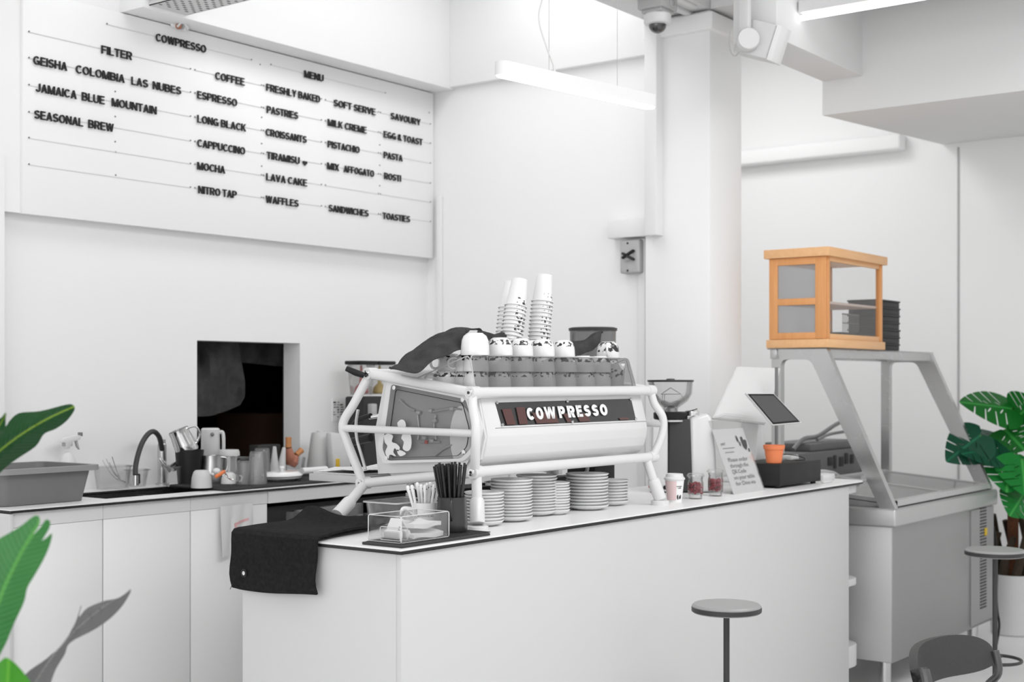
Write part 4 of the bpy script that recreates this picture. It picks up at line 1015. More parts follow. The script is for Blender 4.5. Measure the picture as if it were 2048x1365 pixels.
# name panel
n0 = Vector((0, 2.982, 1.548)); n1 = Vector((0, 2.957, 1.452)); dn = (n1 - n0).normalized(); nn = Vector((0, dn.z, -dn.y)) * -1
if nn.y > 0: nn = -nn
def fp(px, f, out=0.):
    v = n0 + (n1 - n0) * f; x = PY(px, 760, v.y).x
    return Vector((x, v.y, v.z)) + nn * out
name = [fp(990, .10), fp(1262, .06), fp(1272, .97), fp(1003, .97)]
NP = mat('name_panel_black', g(.03), .25, coat=.5)
np_ = MB().slab([p + nn * .0005 for p in name], .0045).build('name_panel', NP, em, smooth=0)
xx = [p.y for p in name]
CU = mat('copper_shade', (.085, .03, .026), .3, coat=.5)
for (a, b, c, d, f0) in ((1002, 1020, 1030, 1012, .35), (1030, 1047, 1054, 1037, .3), (1062, 1108, 1116, 1072, .52), (1124, 1133, 1141, 1133, .6), (1150, 1172, 1179, 1158, .62), (1236, 1254, 1257, 1239, .85)):
    MB().slab([fp(a, f0, .005), fp(b, f0, .005), fp(c, .94, .005), fp(d, .94, .005)], .0006).build('copper_patch', CU, np_, smooth=0)
m = MB(); 
for ch, a, b in zip('COWPRESSO', (1054, 1072, 1089, 1117, 1135, 1153, 1168, 1184, 1200), (1067, 1086, 1111, 1129, 1149, 1164, 1180, 1196, 1214)):
    f_ = .80 - .07 * (a - 1054) / 160.
    block_letters(m, ch, fp(a, f_, .0052), fp(b, f_, .0052), -dn, .046, .002, .19 if ch == 'W' else .25)
m.build('lettering', mat('letter_white', g(.85), .5), np_, smooth=0)
for px, f in ((992, .12), (1133, .12), (1260, .09), (1003, .93), (1143, .93), (1270, .93)):
    p = fp(px, f, .005); rot = nn.to_track_quat('Z', 'Y').to_matrix().to_4x4()
    MB().lathe([(0, .003), (.005, .003), (.006, 0), (0, 0)], n=14, M=Matrix.Translation(p) @ rot).build('panel_screw', CHROME, np_)
# cup tray and glass guard
GZ0, GZ1 = 1.588, 1.706
MB().box((XB0, 2.985, 1.578), (XB1 + .0, 3.44, 1.590), .003).build('cup_tray', POWDER, em)
gx0, gx1 = PY(947, 765, 3.0).x, PY(1268, 765, 3.0).x
tx0_, tx1_ = PY(936, 698, 3.03).x, PY(1252, 710, 3.03).x
SM2 = glass('guard_smoke', (.77, .77, .77), .45, .04, .01, g(.45))
fpoly = roundpoly([(gx0, GZ0), (gx1, GZ0), (tx1_, GZ1 + .002), (tx0_, GZ1)], .02)
t = MB()
def gy(z): return 2.992 + (z - GZ0) * .25
pts = [Vector((x, gy(z), z)) for x, z in fpoly]
gd = MB().slab(pts, .005).build('glass_guard', SM2, em, smooth=0)
MB().tube([Vector((x, gy(z) - .001, z)) for x, z in fpoly], .0022, 6, closed=True).build('guard_edge', mat('edge_clear', g(.55), .2), gd)
sd_ = roundpoly([(2.995, GZ0), (3.30, GZ0), (3.28, GZ0 + .035), (3.03, GZ1)], .015)
for xg in (tx0_ + .002, tx1_ - .002):
    so = MB().prism(sd_, 'X', xg, xg + .004).build('guard_side', CLEAR, em, smooth=0)
    MB().tube([(xg + .002, y, z) for y, z in sd_], .002, 6, closed=True).build('guard_edge', mat('edge_clear', g(.55), .2), so)
# barista side: steam lever, wand, portafilter handles, drip tray
kn = PX(712, 746, XL - .05)
MB().tube([(XL + .0, TB[0] + .02, TB[1] - .005), kn + Vector((.018, -.02, -.008))], .006, 10).build('steam_lever', CHROME, em)
MB().tube([kn + Vector((.02, -.022, -.010)), kn, kn + Vector((-.02, .03, .016))], [.0105, .0125, .010], 14).build('lever_grip', BLACKP, em)
w0 = PX(723, 760, XL + .15)
MB().tube(crom([PX(716, 820, XL + .05), PX(712, 850, XL + .05), PX(714, 880, XL + .05), PX(724, 915, XL + .05), PX(731, 940, XL + .05)], 5), .006, 10).build('steam_wand', STEEL, em)
MB().tube(crom([PX(742, 832, XL + .1), PX(722, 838, XL + .1), PX(710, 846, XL + .1), PX(702, 862, XL + .1)], 5), .010, 12).build('portafilter_handle', BLACKP, em)
MB().tube([PX(742, 876, XL + .1), PX(706, 884, XL + .1)], .016, 14).build('portafilter_handle', BLACKP, em)
MB().tube([PX(760, 832, XL + .12), PX(738, 836, XL + .1)], .008, 12).build('portafilter_neck', CHROME, em)
m = MB()
for i in range(3): m.lathe([(0, 0), (.05, 0), (.055, .015), (.055, .07), (0, .08)], (XB0 + .16 + i * .38, 3.53, 1.36), 24)
m.build('brew_group', POWDER, em)
MB().box((XL + .0, 3.49, 1.235), (XRt, 3.77, 1.262), .003).build('drip_tray', DSTEEL, em)
t = MB().box((XL + .02, 3.50, 1.262), (XRt - .02, 3.765, 1.268)).build('drip_grid', STEEL, em)
MB().tube([(XL + .12, 3.36, 1.255), (XL + .12, 3.36, 1.205)], .014, 14).tube([(XL + .12, 3.36, 1.20), (XL + .12, 3.36, 1.188)], .018, 14).build('drain_outlet', DSTEEL, em)
MB().tube(crom([(4.66, 3.12, 1.288), (4.68, 3.13, 1.25), (4.68, 3.16, 1.215), (4.62, 3.2, 1.19)], 6), .008, 10).build('water_hose', LGREY, em)
MB().box((4.32, 3.02, 1.255), (4.345, 3.05, 1.292), .002).build('valve_block', LGREY, em)
# paper sheet on the drip tray
rows = [[(XL + .03 + i * .05, 3.53 + j * .045, 1.2695 + .006 * (math.sin(i * 1.3 + j) + 1)) for j in range(6)] for i in range(9)]
single('paper_sheet', MB().grid(rows, .001), PAPER, 'crumpled white paper sheet lying on the machine drip tray', 'paper', loc=(XL + .2, 3.64, 1.27))

# ------------------------------------------------------------------ cups on the machine
CUPM = spots('cup_glaze', g(.82), g(.02), .040, .058, 62., .53, side=(.25, -.97, -.012))
def make_cup(name, lab, m, r=.0465, h=.066):
    t = thing(name, lab, 'cup', (0, 0, 0), 'white cups stacked on the espresso machine')
    pr = [(r, 0), (r + .001, .003), (r * .995, h * .40), (r * .94, h * .68), (r * .82, h * .86), (r * .64, h * .955), (r * .58, h * .965), (r * .57, h), (r * .50, h), (r * .47, h * .97), (0, h * .97)]
    MB().lathe(pr, n=36).build('bowl', m, t)
    MB().tube(crom([(-r * .84, 0, h * .72), (-r * 1.22, 0, h * .76), (-r * 1.55, 0, h * .58), (-r * 1.5, 0, h * .28), (-r * 1.2, 0, h * .16), (-r * .95, 0, h * .22)], 5), .0048, 10).build('handle', CERAM, t)
    return t
TZC = 1.5905; PITCH = .0592
YCR = 3.065
c0 = make_cup('coffee_cup', '', CUPM)
first = True
ordn = ['first', 'second', 'third', 'fourth', 'fifth', 'sixth', 'seventh']
lev = {0: 'on the bottom of', 1: 'in the middle of', 2: 'on top of'}
def put_cup(x, y, k, lab, rz_):
    global first
    loc = (x, y, TZC + k * PITCH)
    if first: first = False; c0.location = loc; c0.rotation_euler = (0, 0, rz_); c0['label'] = lab; return c0
    return dup(c0, loc, (0, 0, rz_), lab)
random.seed(3)
colpx = [952, 999, 1043, 1086, 1128, 1166, 1200]
for ci, px in enumerate(colpx):
    for k in range(3 if ci in (1, 2, 3, 4) else 2):
        x = PY(px, 760, YCR).x + random.uniform(-.003, .003)
        pos = 'topmost' if (ci in (1, 2, 3, 4) and k == 2) or (ci not in (1, 2, 3, 4) and k == 1) else ('bottom' if k == 0 else 'middle')
        put_cup(x, YCR + random.uniform(-.004, .004), k, 'upturned white cup, %s of the %s stack from left behind the guard' % (pos, ordn[ci]), R(-75) + random.uniform(-.3, .3))
# second row seen at the open left end and between the stacks
for (px, yy, k, lab) in ((890, 3.20, 0, 'upturned white cup with handle showing, lower one under the left-end cloth'), (901, 3.20, 1, 'upturned white cup under the left-end cloth, upper of the two'), (934, 3.125, 0, 'upturned white cup, lower one with handle beside the guard edge'), (936, 3.12, 1, 'upturned white cup, upper one with handle beside the guard edge')):
    x = PY(px, 760, yy).x
    put_cup(x, yy, k, lab, R(-42))
for px, lab in ((1018, 'upturned cup in the back row, between first and second top cups'), (1064, 'upturned cup in the back row, before the left paper cup stack'), (1142, 'upturned cup in the back row, below the right-hand cloth')):
    x = PY(px, 760, 3.175).x
    put_cup(x, 3.175, 2 if px < 1100 else 1, lab, R(60))
x = PY(1175, 760, 3.16).x; put_cup(x, 3.16, 1, 'tilted-looking upturned cup behind the sixth stack', R(40))
# plain big cup on the front left stack
big = make_cup('large_cup', 'large plain white cup upside down on the front left cup stack', CERAM, .051, .080)
big.location = (PY(950, 760, YCR).x, YCR, TZC + 2 * PITCH - .001); big.rotation_euler = (0, 0, R(200))
bigm = spots('cup_glaze_big', g(.82), g(.02), .03, .072, 45., .50)
b2 = make_cup('large_cup', 'large spotted cup upside down on the far right end of the machine top', bigm, .047, .074)
xr_ = PY(1216, 760, 3.13).x; b2.location = (xr_, 3.13, TZC + 2 * PITCH - .003); b2.rotation_euler = (0, 0, R(30))
for k in range(2): put_cup(xr_, 3.13, k, ('lower', 'upper')[k] + ' upturned cup under the large spotted cup at the right end', R(20))
# upright glass with crest beside
gcp = thing('crest_mug', 'upright pale mug with a dark crest near the right end of the guard', 'mug', (PY(1190, 760, 3.03).x + .02, 3.045, TZC))
put = gcp.location
cmg = spots('crest_glaze', g(.72), g(.05), .035, .075, 60., .54)
# (crest mug stands clear of the seventh stack)
gcp.location = (PY(1232, 760, 3.045).x, 3.05, TZC)
MB().lathe([(0, 0), (.034, 0), (.036, .003), (.042, .095), (.039, .095), (.033, .006), (0, .006)], n=32).build('bowl', cmg, gcp, rel=False)

# dark cloths lying over the cups
CL = mat('cloth_charcoal', g(.062), .95, bump=.8, bscale=160, var=.6, vscale=18, spec=.1)
def sheet(name, lab, curves, Ys, n=7, th=.004, wave=.004):
    """curves: picture-plane outlines of the sheet at the depth lines Ys"""
    C_ = []
    for cv, Y in zip(curves, Ys): C_.append(crom([PY(a, b, Y) for a, b in cv], n))
    k = len(C_[0]); rows = []
    for j in range(k):
        col = crom([c[j] for c in C_], 6)
        rows.append([p + Vector((0, 0, wave * math.sin(i * .9 + j * .55))) for i, p in enumerate(col)])
    return single(name, MB().grid(rows, th), CL, lab, 'cloth', loc=tuple(rows[0][0]))
sheet('bar_cloth', 'large charcoal cloth draped over the cups at the left end of the machine',
      [[(778, 736), (830, 744), (866, 722), (905, 703), (925, 697), (930, 660)],
       [(782, 735), (822, 724), (858, 700), (893, 680), (918, 668), (936, 662)],
       [(790, 735), (812, 710), (850, 684), (886, 664), (915, 657), (950, 657)],
       [(800, 734), (815, 712), (850, 690), (890, 668), (920, 660), (965, 660)]], (3.10, 3.17, 3.26, 3.33))
sheet('bar_cloth', 'strip of charcoal cloth behind the upturned cups at the foot of the paper cups',
      [[(962, 700), (985, 690), (1005, 692), (1030, 694)], [(955, 664), (985, 668), (1008, 668), (1032, 676)], [(958, 668), (985, 672), (1008, 672), (1032, 680)]], (3.215, 3.235, 3.29))
sheet('bar_cloth', 'charcoal cloth rising to the large spotted cup at the right end of the machine',
      [[(1128, 700), (1150, 710), (1175, 706), (1192, 694), (1200, 690)], [(1132, 690), (1152, 694), (1176, 684), (1190, 672), (1204, 664)], [(1130, 684), (1150, 684), (1174, 676), (1190, 666), (1206, 664)]], (3.20, 3.225, 3.30))

# takeaway paper cups stacked upside down behind the cups
PC = spots('paper_cup', g(.82), g(.03), .008, .034, 75., .58, .6, side=(.20, -.98, .020))
pc0 = thing('paper_cup', '', 'paper cup', (0, 0, 0), 'paper cups stacked upside down on the machine')
MB().lathe([(.0445, .004), (.041, .004), (.031, .112), (0, .112), (0, .108), (.0295, .108), (.0395, .006)], n=32).build('cup', PC, pc0)
MB().tube([(.0445 * math.cos(a), .0445 * math.sin(a), .004) for a in [2 * math.pi * i / 28 for i in range(28)]], .0024, 8, closed=True).build('rolled_rim', PAPER, pc0)
MB().lathe([(.0312, .106), (.0312, .1135), (.0295, .1135), (.0295, .1085)], n=28).build('base_rim', PAPER, pc0)
m = MB(); random.seed(8)
for i in range(6):
    a = R(205) + .0; z = .05 + i * .008; r_ = .0385 - (z - .004) * .0935
    m.box((r_ * math.cos(a) - .0004, r_ * math.sin(a) - .002, z), (r_ * math.cos(a) + .0004, r_ * math.sin(a) + .002, z + random.uniform(.003, .007)))
m.build('small_print', mat('print_grey', g(.25), .7), pc0, smooth=0)
used = [False]
def cup_stack(px0, py0, px1, py1, Y, n, lab):
    """axis from the picture point of the lowest rim to the top of the stack"""
    a = PY(px0, py0, Y); b = PY(px1, py1, Y); d = (b - a); L_ = d.length; d.normalize()
    q = Vector((0, 0, 1)).rotation_difference(d).to_euler(); step = (L_ - .113) / (n - 1)
    for i in range(n):
        l = 'inverted paper cup, %s in the %s' % (('topmost whole cup' if i == n - 1 else ('lowest' if i == 0 else 'number %d from the bottom' % (i + 1))), lab)
        if not used[0]:
            used[0] = True; pc0.location = a + d * (step * i); pc0.rotation_euler = q; pc0['label'] = l
        else: dup(pc0, a + d * (step * i), q, l)
cup_stack(1018.5, 707, 1039, 560, 3.235, 13, 'left front stack of paper cups')
cup_stack(1075.5, 707, 1089, 551, 3.235, 14, 'right stack of paper cups')
cup_stack(1009, 707, 1024, 565, 3.345, 12, 'rear left stack of paper cups')

for px_, yy_, nm_ in ((1018.5, 3.235, 'left front'), (1075.5, 3.235, 'right'), (1009, 3.345, 'rear left')):
    for k_ in range(2):
        put_cup(PY(px_, 760, yy_).x, yy_, k_, 'upturned cup, %s one carrying the %s paper cup stack' % (('lower', 'upper')[k_], nm_), R(-60))
# grinder with a lidded hopper behind the right end of the machine
x_ = PY(1218, 760, 3.60).x
gr1 = thing('coffee_grinder', 'grinder with a smoky hopper and black lid behind the right end of the machine', 'grinder', (x_, 3.42, HC))
# (stands on the counter behind the machine)
gx = PY(1219, 760, 3.40).x; gr1.location = (5.13, 3.40, HC)
gxc = gr1.location.x
MB().box((gxc - .085, 3.33, HC), (gxc + .085, 3.49, HC + .34), .02).build('body', BLACKP, gr1)
r1 = 47 * dep(Vector((gxc, 3.40, 0))) / FP
zt_ = PY(1218, 664, 3.40).z; 
MB().lathe([(.05, HC + .34), (.055, HC + .36), (r1 * .86, HC + .43), (r1 * .93, HC + .46), (r1 * .99, zt_), (r1 * .96, zt_), (r1 * .88, HC + .46), (.05, HC + .37)], (gxc, 3.40, 0), 36).build('hopper', glass('hopper_smoke', (.72, .72, .72), .9, .05, .25, g(.42)), gr1)
MB().lathe([(0, zt_), (r1 * 1.03, zt_), (r1 * 1.04, zt_ + .012), (r1 * .9, zt_ + .016), (0, zt_ + .016)], (gxc, 3.40, 0), 36).build('lid', mat('lid_black', g(.03), .4), gr1)

# dark knock drawer, pan and box on the counter behind the saucers
single('knock_box', MB().box((3.98, 3.33, HC), (4.30, 3.46, HC + .10), .006), BLACKP, 'black knock-out drawer on the counter behind the left saucers', 'knock box', loc=(4.1, 3.4, HC))
pn = thing('steel_pan', 'wide steel pan under the machine behind the middle saucer stacks', 'pan', (4.455, 3.335, HC))
MB().lathe(wall_prof(.115, .118, .105, lip=.004), pn.location, 40).build('pan', STEEL, pn)
single('black_caddy', MB().box((4.60, 3.335, HC), (5.00, 3.425, HC + .105), .008), BLACKP, 'long black box on the counter behind the right saucers', 'box', loc=(4.8, 3.40, HC))

# ------------------------------------------------------------------ saucers
SAU = mat('saucer_glaze', g(.80), .3, coat=.3)
def saucer_mesh(r):
    return MB().lathe([(0, 0), (r * .55, 0), (r * .60, .002), (r * .90, .010), (r, .017), (r * 1.005, .0195), (r * .985, .0205), (r * .88, .0135), (r * .58, .006), (0, .006)], n=40)
sauc = {}
def saucer(r, loc, lab):
    if r not in sauc:
        o = single('saucer', saucer_mesh(r), SAU, lab, 'saucer', 'white saucers stacked under the machine'); sauc[r] = o; o.location = loc; return o
    o = sauc[r].copy(); COL.objects.link(o); o.location = loc; o['label'] = lab; return o
stacks = [(968, 3.015, .071, 10, .0112, 'stack by the front leg'), (1023, 3.035, .078, 13, .0112, 'tall second stack from the left'), (1073, 3.085, .079, 13, .0112, 'third stack from the left'),
          (1109, 3.05, .060, 11, .0105, 'small fourth stack from the left'), (1174, 3.06, .086, 11, .0125, 'wide fifth stack from the left'), (1221, 3.09, .074, 8, .0122, 'short last stack on the right')]
random.seed(2)
for px, Y, r, n, st, nm in stacks:
    p = at(px, Y, HC)
    for i in range(n):
        w_ = 'top' if i == n - 1 else ('bottom' if i == 0 else 'number %d from the bottom' % (i + 1))
        saucer(r, (p.x + random.uniform(-.0015, .0015), p.y + random.uniform(-.0015, .0015), HC + .0005 + i * st), 'white saucer, %s of the %s' % (w_, nm))

# ------------------------------------------------------------------ straws, spoons, acrylic tray on the bar mat
ma, mb2 = PZ(716, 1079, HC), PZ(941, 1071, HC)
X0m, X1m, Y0m, Y1m = XC + .03, 3.615, YC0 + .02, YC0 + .19
BMZ = HC + .0115
m = MB().box((X0m, Y0m, HC), (X1m, Y1m, HC + .009), .003)
for i in range(30): m.box((X0m + .012 + i * .0151, Y0m + .012, HC + .008), (X0m + .020 + i * .0151, Y1m - .01, BMZ - .0005))
single('bar_mat', m, mat('bar_mat_black', g(.03), .6), 'narrow black ribbed bar mat at the corner of the service counter', 'mat', loc=((X0m + X1m) / 2, (Y0m + Y1m) / 2, HC))
# acrylic tray
ax0, ax1, ay0, ay1 = 3.195, 3.43, YC0 + .045, YC0 + .195
ay1 = YC0 + .185
tr = thing('acrylic_tray', 'clear open acrylic box holding napkins on the black bar mat', 'tray', ((ax0 + ax1) / 2, (ay0 + ay1) / 2, BMZ))
hh = .082; MB().box((ax0, ay0, BMZ), (ax1, ay1, BMZ + .004)).build('floor', CLEAR, tr, smooth=0)
EDG = mat('acrylic_edge', g(.72), .2)
for nm, pol, ax_, q0 in (('side', [(ax0, BMZ), (ax1, BMZ), (ax1, BMZ + hh), (ax0, BMZ + hh)], 'Y', ay0), ('side', [(ax0, BMZ), (ax1, BMZ), (ax1, BMZ + hh), (ax0, BMZ + hh)], 'Y', ay1 - .004), ('end', [(ay0, BMZ), (ay1, BMZ), (ay1, BMZ + hh), (ay0, BMZ + hh)], 'X', ax0), ('end', [(ay0, BMZ), (ay1, BMZ), (ay1, BMZ + hh), (ay0, BMZ + hh)], 'X', ax1 - .004)):
    pol = roundpoly(pol, .008)
    so = MB().prism(pol, ax_, q0, q0 + .004).build(nm, CLEAR, tr, smooth=0)
    MB().tube([((p[0], q0 + .002, p[1]) if ax_ == 'Y' else (q0 + .002, p[0], p[1])) for p in pol], .0014, 6, closed=True).build('edge', EDG, so)
for xo_ in (ax0 + .018, ax0 + .052): 
    pol = roundpoly([(ay0 + .02, BMZ + .004), (ay0 + .105, BMZ + .004), (ay0 + .105, BMZ + .045), (ay0 + .02, BMZ + .045)], .008)
    so = MB().prism(pol, 'X', xo_, xo_ + .003).build('divider', CLEAR, tr, smooth=0)
    MB().tube([(xo_ + .0015, p[0], p[1]) for p in pol], .0016, 6, closed=True).build('edge', EDG, so)
NAP = mat('napkin', g(.84), .9, bump=.2, bscale=60)
def napkin(x0, x1, y0, y1, z, lab, s_):
    rows = [[(x0 + (x1 - x0) * i / 8., y0 + (y1 - y0) * j / 5. + .003 * math.sin(i + s_), z + .012 + .003 * math.sin(i * .8 + j * .9 + s_) + .006 * j / 5.) for j in range(6)] for i in range(9)]
    return single('paper_napkin', MB().grid(rows, .013), NAP, lab, 'napkin', 'napkins in the acrylic tray', loc=(x0, y0, z))
napkin(ax0 + .075, ax1 - .012, ay0 + .012, ay0 + .105, BMZ + .006, 'folded white napkin lying lowest in the acrylic tray', 0)
napkin(ax0 + .085, ax1 - .02, ay0 + .02, ay0 + .11, BMZ + .024, 'folded white napkin lying uppermost in the acrylic tray', 2)
for i, lab in enumerate(('left white paper sachet between the acrylic dividers', 'right white paper sachet between the acrylic dividers')):
    single('paper_sachet', MB().box((ax0 + .026 + i * .030, ay0 + .03, BMZ + .006), (ax0 + .047 + i * .036, ay0 + .10, BMZ + .034), .008, 3), NAP, lab, 'sachet', loc=(ax0 + .03 + i * .03, ay0 + .06, BMZ + .005))
MB().quad((0, 0, 0), (0, 0, .001), (0, .001, 0)) if False else None
jr = thing('glass_shaker', 'small clear glass shaker leaning in the acrylic tray', 'shaker', (ax0 + .112, ay0 + .085, BMZ + .052))
Mj = Matrix.Translation(jr.location) @ Matrix.Rotation(R(50), 4, 'Y')
MB().lathe([(0, -.022), (.02, -.02), (.024, -.01), (.024, .02), (.018, .028), (.018, .034), (.014, .034), (.014, .026), (.020, .018), (.020, -.008), (0, -.016)], n=28, M=Mj).build('glass', GLS, jr)
MB().lathe([(.019, .022), (.0255, .022), (.0255, .03), (.0195, .03), (.019, .022)], n=28, M=Mj).build('rim', CLEARP, jr)
tb_ = MB()
for k, (ya_, xa_) in enumerate(((ay0 + .055, ax0 + .055),)):
    pol = [(xa_ - .02, BMZ + .02), (xa_ + .008, BMZ + .068), (xa_ + .016, BMZ + .068), (xa_ + .05, BMZ + .022), (xa_ + .044, BMZ + .022), (xa_ + .012, BMZ + .062), (xa_ - .014, BMZ + .02)]
    tb_.prism(pol, 'Y', ya_, ya_ + .045)
single('plastic_clip', tb_, EDG, 'clear bent plastic clip standing between the sachets in the acrylic tray', 'clip', loc=(ax0 + .06, ay0 + .07, BMZ + .02))

# mug of spoons
mgp = Vector((3.485, YC0 + .255, HC)); mgp = at(851, YC0 + .245, HC)
mg = thing('spoon_mug', 'white printed mug full of white spoons behind the acrylic tray', 'mug', mgp)
rm = .047
MB().lathe([(0, 0), (rm * .93, 0), (rm, .006), (rm, .10), (rm + .0015, .104), (rm - .004, .104), (rm - .004, .008), (0, .008)], mgp, 36).build('body', CERAM, mg)
hd = Vector((-RX, -RY, 0))
MB().tube(crom([mgp + hd * (rm - .002) + Vector((0, 0, .082)), mgp + hd * (rm + .026) + Vector((0, 0, .084)), mgp + hd * (rm + .034) + Vector((0, 0, .072)), mgp + hd * (rm + .030) + Vector((0, 0, .045)), mgp + hd * (rm + .015) + Vector((0, 0, .03)), mgp + hd * (rm - .002) + Vector((0, 0, .028))], 5), .006, 10).build('handle', CERAM, mg)
def wrap_text(mb, body, c, r, a_mid, width, z, h, bold=.02):
    """letters wrapped round an upright cylinder"""
    me, x0, x1, y0, y1 = text_mesh(body, bold, .5, 1.05); t = _bm(me); hh_ = text_mesh('H', bold, .5)[4]
    for v in t.verts:
        a = a_mid + ((v.co.x - x0) / (x1 - x0) - .5) * width / r; rr = r + .0003 + .0004 * (v.co.z + .5)
        v.co = Vector((c[0] + rr * math.cos(a), c[1] + rr * math.sin(a), c[2] + z + v.co.y / hh_ * h))
    return mb._merge(t)
am = math.atan2(-FY, -FX) + R(3)
m = MB(); wrap_text(m, 'MOTIVATE ME.', mgp, rm, am, .062, .058, .0062, .03); m.build('lettering', INK, mg, smooth=0)
random.seed(4)
sp0 = thing('white_spoon', '', 'spoon', (0, 0, 0), 'white spoons standing in the mug')
MB().tube([(0, 0, 0), (0, 0, .05), (0, 0, .12), (0, 0, .140), (0, 0, .148), (0, 0, .152)], [.0036, .0036, .0052, .0072, .0062, .0025], 12).build('stem', CERAM, sp0)
MB().lathe([(0, .0008), (.0022, .0008), (.0022, 0), (0, 0)], n=10, M=Matrix.Translation((0, 0, .137)) @ Matrix.Rotation(R(90), 4, 'X') @ Matrix.Translation((0, 0, .0068))).build('hole', mat('hole_grey', g(.08), .7), sp0, smooth=0)
sl = ['far left', 'second from left', 'third from left', 'centre left', 'centre', 'centre right', 'right', 'far right', 'rear']
for i in range(9):
    f = (i - 4) / 4. if i < 8 else .1; tilt = f * R(19); back = random.uniform(-.10, .08)
    p = mgp + Vector((RX, RY, 0)) * (f * .022) + Vector((FX, FY, 0)) * random.uniform(-.018, .018) + Vector((0, 0, .012 + random.uniform(0, .010)))
    d = (Vector((0, 0, 1)) + Vector((RX, RY, 0)) * math.tan(tilt) * .75 + Vector((FX, FY, 0)) * back).normalized()
    q = Vector((0, 0, 1)).rotation_difference(d).to_euler(); lab = 'white spoon standing handle up in the printed mug, %s' % sl[i]
    if i == 0: sp0.location = p; sp0.rotation_euler = q; sp0['label'] = lab
    else: dup(sp0, p, q, lab)
# straw holder
shp = at(904, YC0 + .135, BMZ)
sh = thing('straw_holder', 'dark grey faceted steel jug full of black straws on the bar mat', 'jug', shp)
rb = .052
SHM = mat('straw_holder_grey', g(.055), .38, metal=.5)
MB().lathe([(0, 0), (rb * .92, 0), (rb, .006), (rb * 1.0, .03), (rb * .93, .11), (rb * .95, .116), (rb * .88, .116), (rb * .86, .11), (rb * .9, .02), (0, .014)], shp, 8).build('vessel', SHM, sh, smooth=50)
m = MB().tube(crom([shp + Vector((-FX * rb * .95, -FY * rb * .95, .115)), shp + Vector((-FX * (rb + .018), -FY * (rb + .018), .10)), shp + Vector((-FX * (rb + .014), -FY * (rb + .014), .055)), shp + Vector((-FX * rb * .96, -FY * rb * .96, .042))], 5), .004, 8)
m.build('spout_handle', SHM, sh)
STW = mat('straw_black', g(.012), .4)
s0 = single('straw', MB().tube([(0, 0, 0), (0, 0, .205)], .0041, 8).tube([(0, 0, .150), (0, 0, .153), (0, 0, .156), (0, 0, .159), (0, 0, .162)], [.0041, .0047, .0041, .0047, .0041], 8), STW, 'black drinking straw standing in the dark grey jug among many alike', 'straw', 'black straws in the dark grey jug')
random.seed(9); k = 0
for ri, (rr_, n) in enumerate(((.0, 1), (.012, 6), (.022, 11), (.031, 15))):
    for j in range(n):
        a = 2 * math.pi * j / n + ri * .4; u = Vector((math.cos(a), math.sin(a), 0)); rj = rr_ * random.uniform(.92, 1.03)
        p = shp + u * rj * .75 + Vector((0, 0, .016 + random.uniform(-.0, .012)))
        d = (Vector((0, 0, 1)) + u * (rj * 6.2) * .8 + Vector((RX, RY, 0)) * -.03).normalized(); q = Vector((0, 0, 1)).rotation_difference(d).to_euler()
        o = s0 if k == 0 else s0.copy()
        if k: COL.objects.link(o)
        o.location = p; o.rotation_euler = q; k += 1
# clear deli boxes behind the towel, on the counter under the machine
def deli(a, b, y0, y1, h, lab):
    t = thing('food_container', lab, 'container', ((a + b) / 2, (y0 + y1) / 2, HC))
    loft(MB(), [ring(a + .01, b - .01, y0 + .01, y1 - .01, .015, HC + .001), ring(a, b, y0, y1, .018, HC + h), ring(a + .003, b - .003, y0 + .003, y1 - .003, .016, HC + h), ring(a + .012, b - .012, y0 + .012, y1 - .012, .014, HC + .004)]).build('tub', CLEARP, t)
    loft(MB(), [ring(a - .008, b + .008, y0 - .008, y1 + .008, .02, HC + h - .005), ring(a - .008, b + .008, y0 - .008, y1 + .008, .02, HC + h), ring(a, b, y0, y1, .018, HC + h), ring(a, b, y0, y1, .018, HC + h - .005), ring(a - .008, b + .008, y0 - .008, y1 + .008, .02, HC + h - .005)], False, False).build('rim', EDG, t)
deli(3.70, 3.93, 3.30, 3.46, .075, 'clear plastic container under the left end of the machine, behind the mug')
deli(3.70, 3.90, 3.10, 3.26, .055, 'low clear plastic container under the machine, just behind the mug')
# ------------------------------------------------------------------ right part of the service counter
# takeaway cup
tp = at(1349, 2.95, HC)
tc = thing('takeaway_cup', 'pink and white takeaway coffee cup with a white lid on the counter', 'paper cup', tp)
PINK = mat('cup_pink', (.76, .58, .58), .6)
h_ = .098; r0, r1 = .031, .041
def cup_shell(mb, a0, a1, off):
    return mb.lathe([(r0 + off, .0), (r0 + off, .004), (r1 + off, h_)], tp, 30, a0=a0, a1=a1)
MB().lathe([(0, .004), (r0 - .002, .004), (r0, 0), (r0, .004), (r1, h_), (r1 - .002, h_), (r0 - .002, .008), (0, .008)], tp, 36).build('cup', PAPER, tc)
av = math.atan2(-tp.y, -tp.x)
MB().lathe([(r0 + .0006 + .10 * (r1 - r0), .1 * h_), (r0 + .0006 + .93 * (r1 - r0), .93 * h_)], tp, 24, a0=av - R(75), a1=av + R(12)).build('pink_panel', PINK, tc)
MB().lathe([(r1 - .001, h_ - .004), (r1 + .0035, h_ - .002), (r1 + .0035, h_ + .004), (r1 + .001, h_ + .007), (r1 - .002, h_ + .009), (r1 - .006, h_ + .022), (r1 - .010, h_ + .023), (r1 - .012, h_ + .017), (0, h_ + .017)], tp, 36).sphere((tp.x - RX * .02, tp.y - RY * .02, tp.z + h_ + .020), .012, 12, (1.2, 1.2, .45)).build('lid', WPLAST, tc)
m = MB(); wrap_text(m, 'COWPRESSO', tp, .0375, av + R(30), .030, .066, .0045, .03); wrap_text(m, 'COFFEE', tp, .0372, av + R(34), .015, .059, .004, .03)
m.build('lettering', INK, tc, smooth=0)
m = MB()
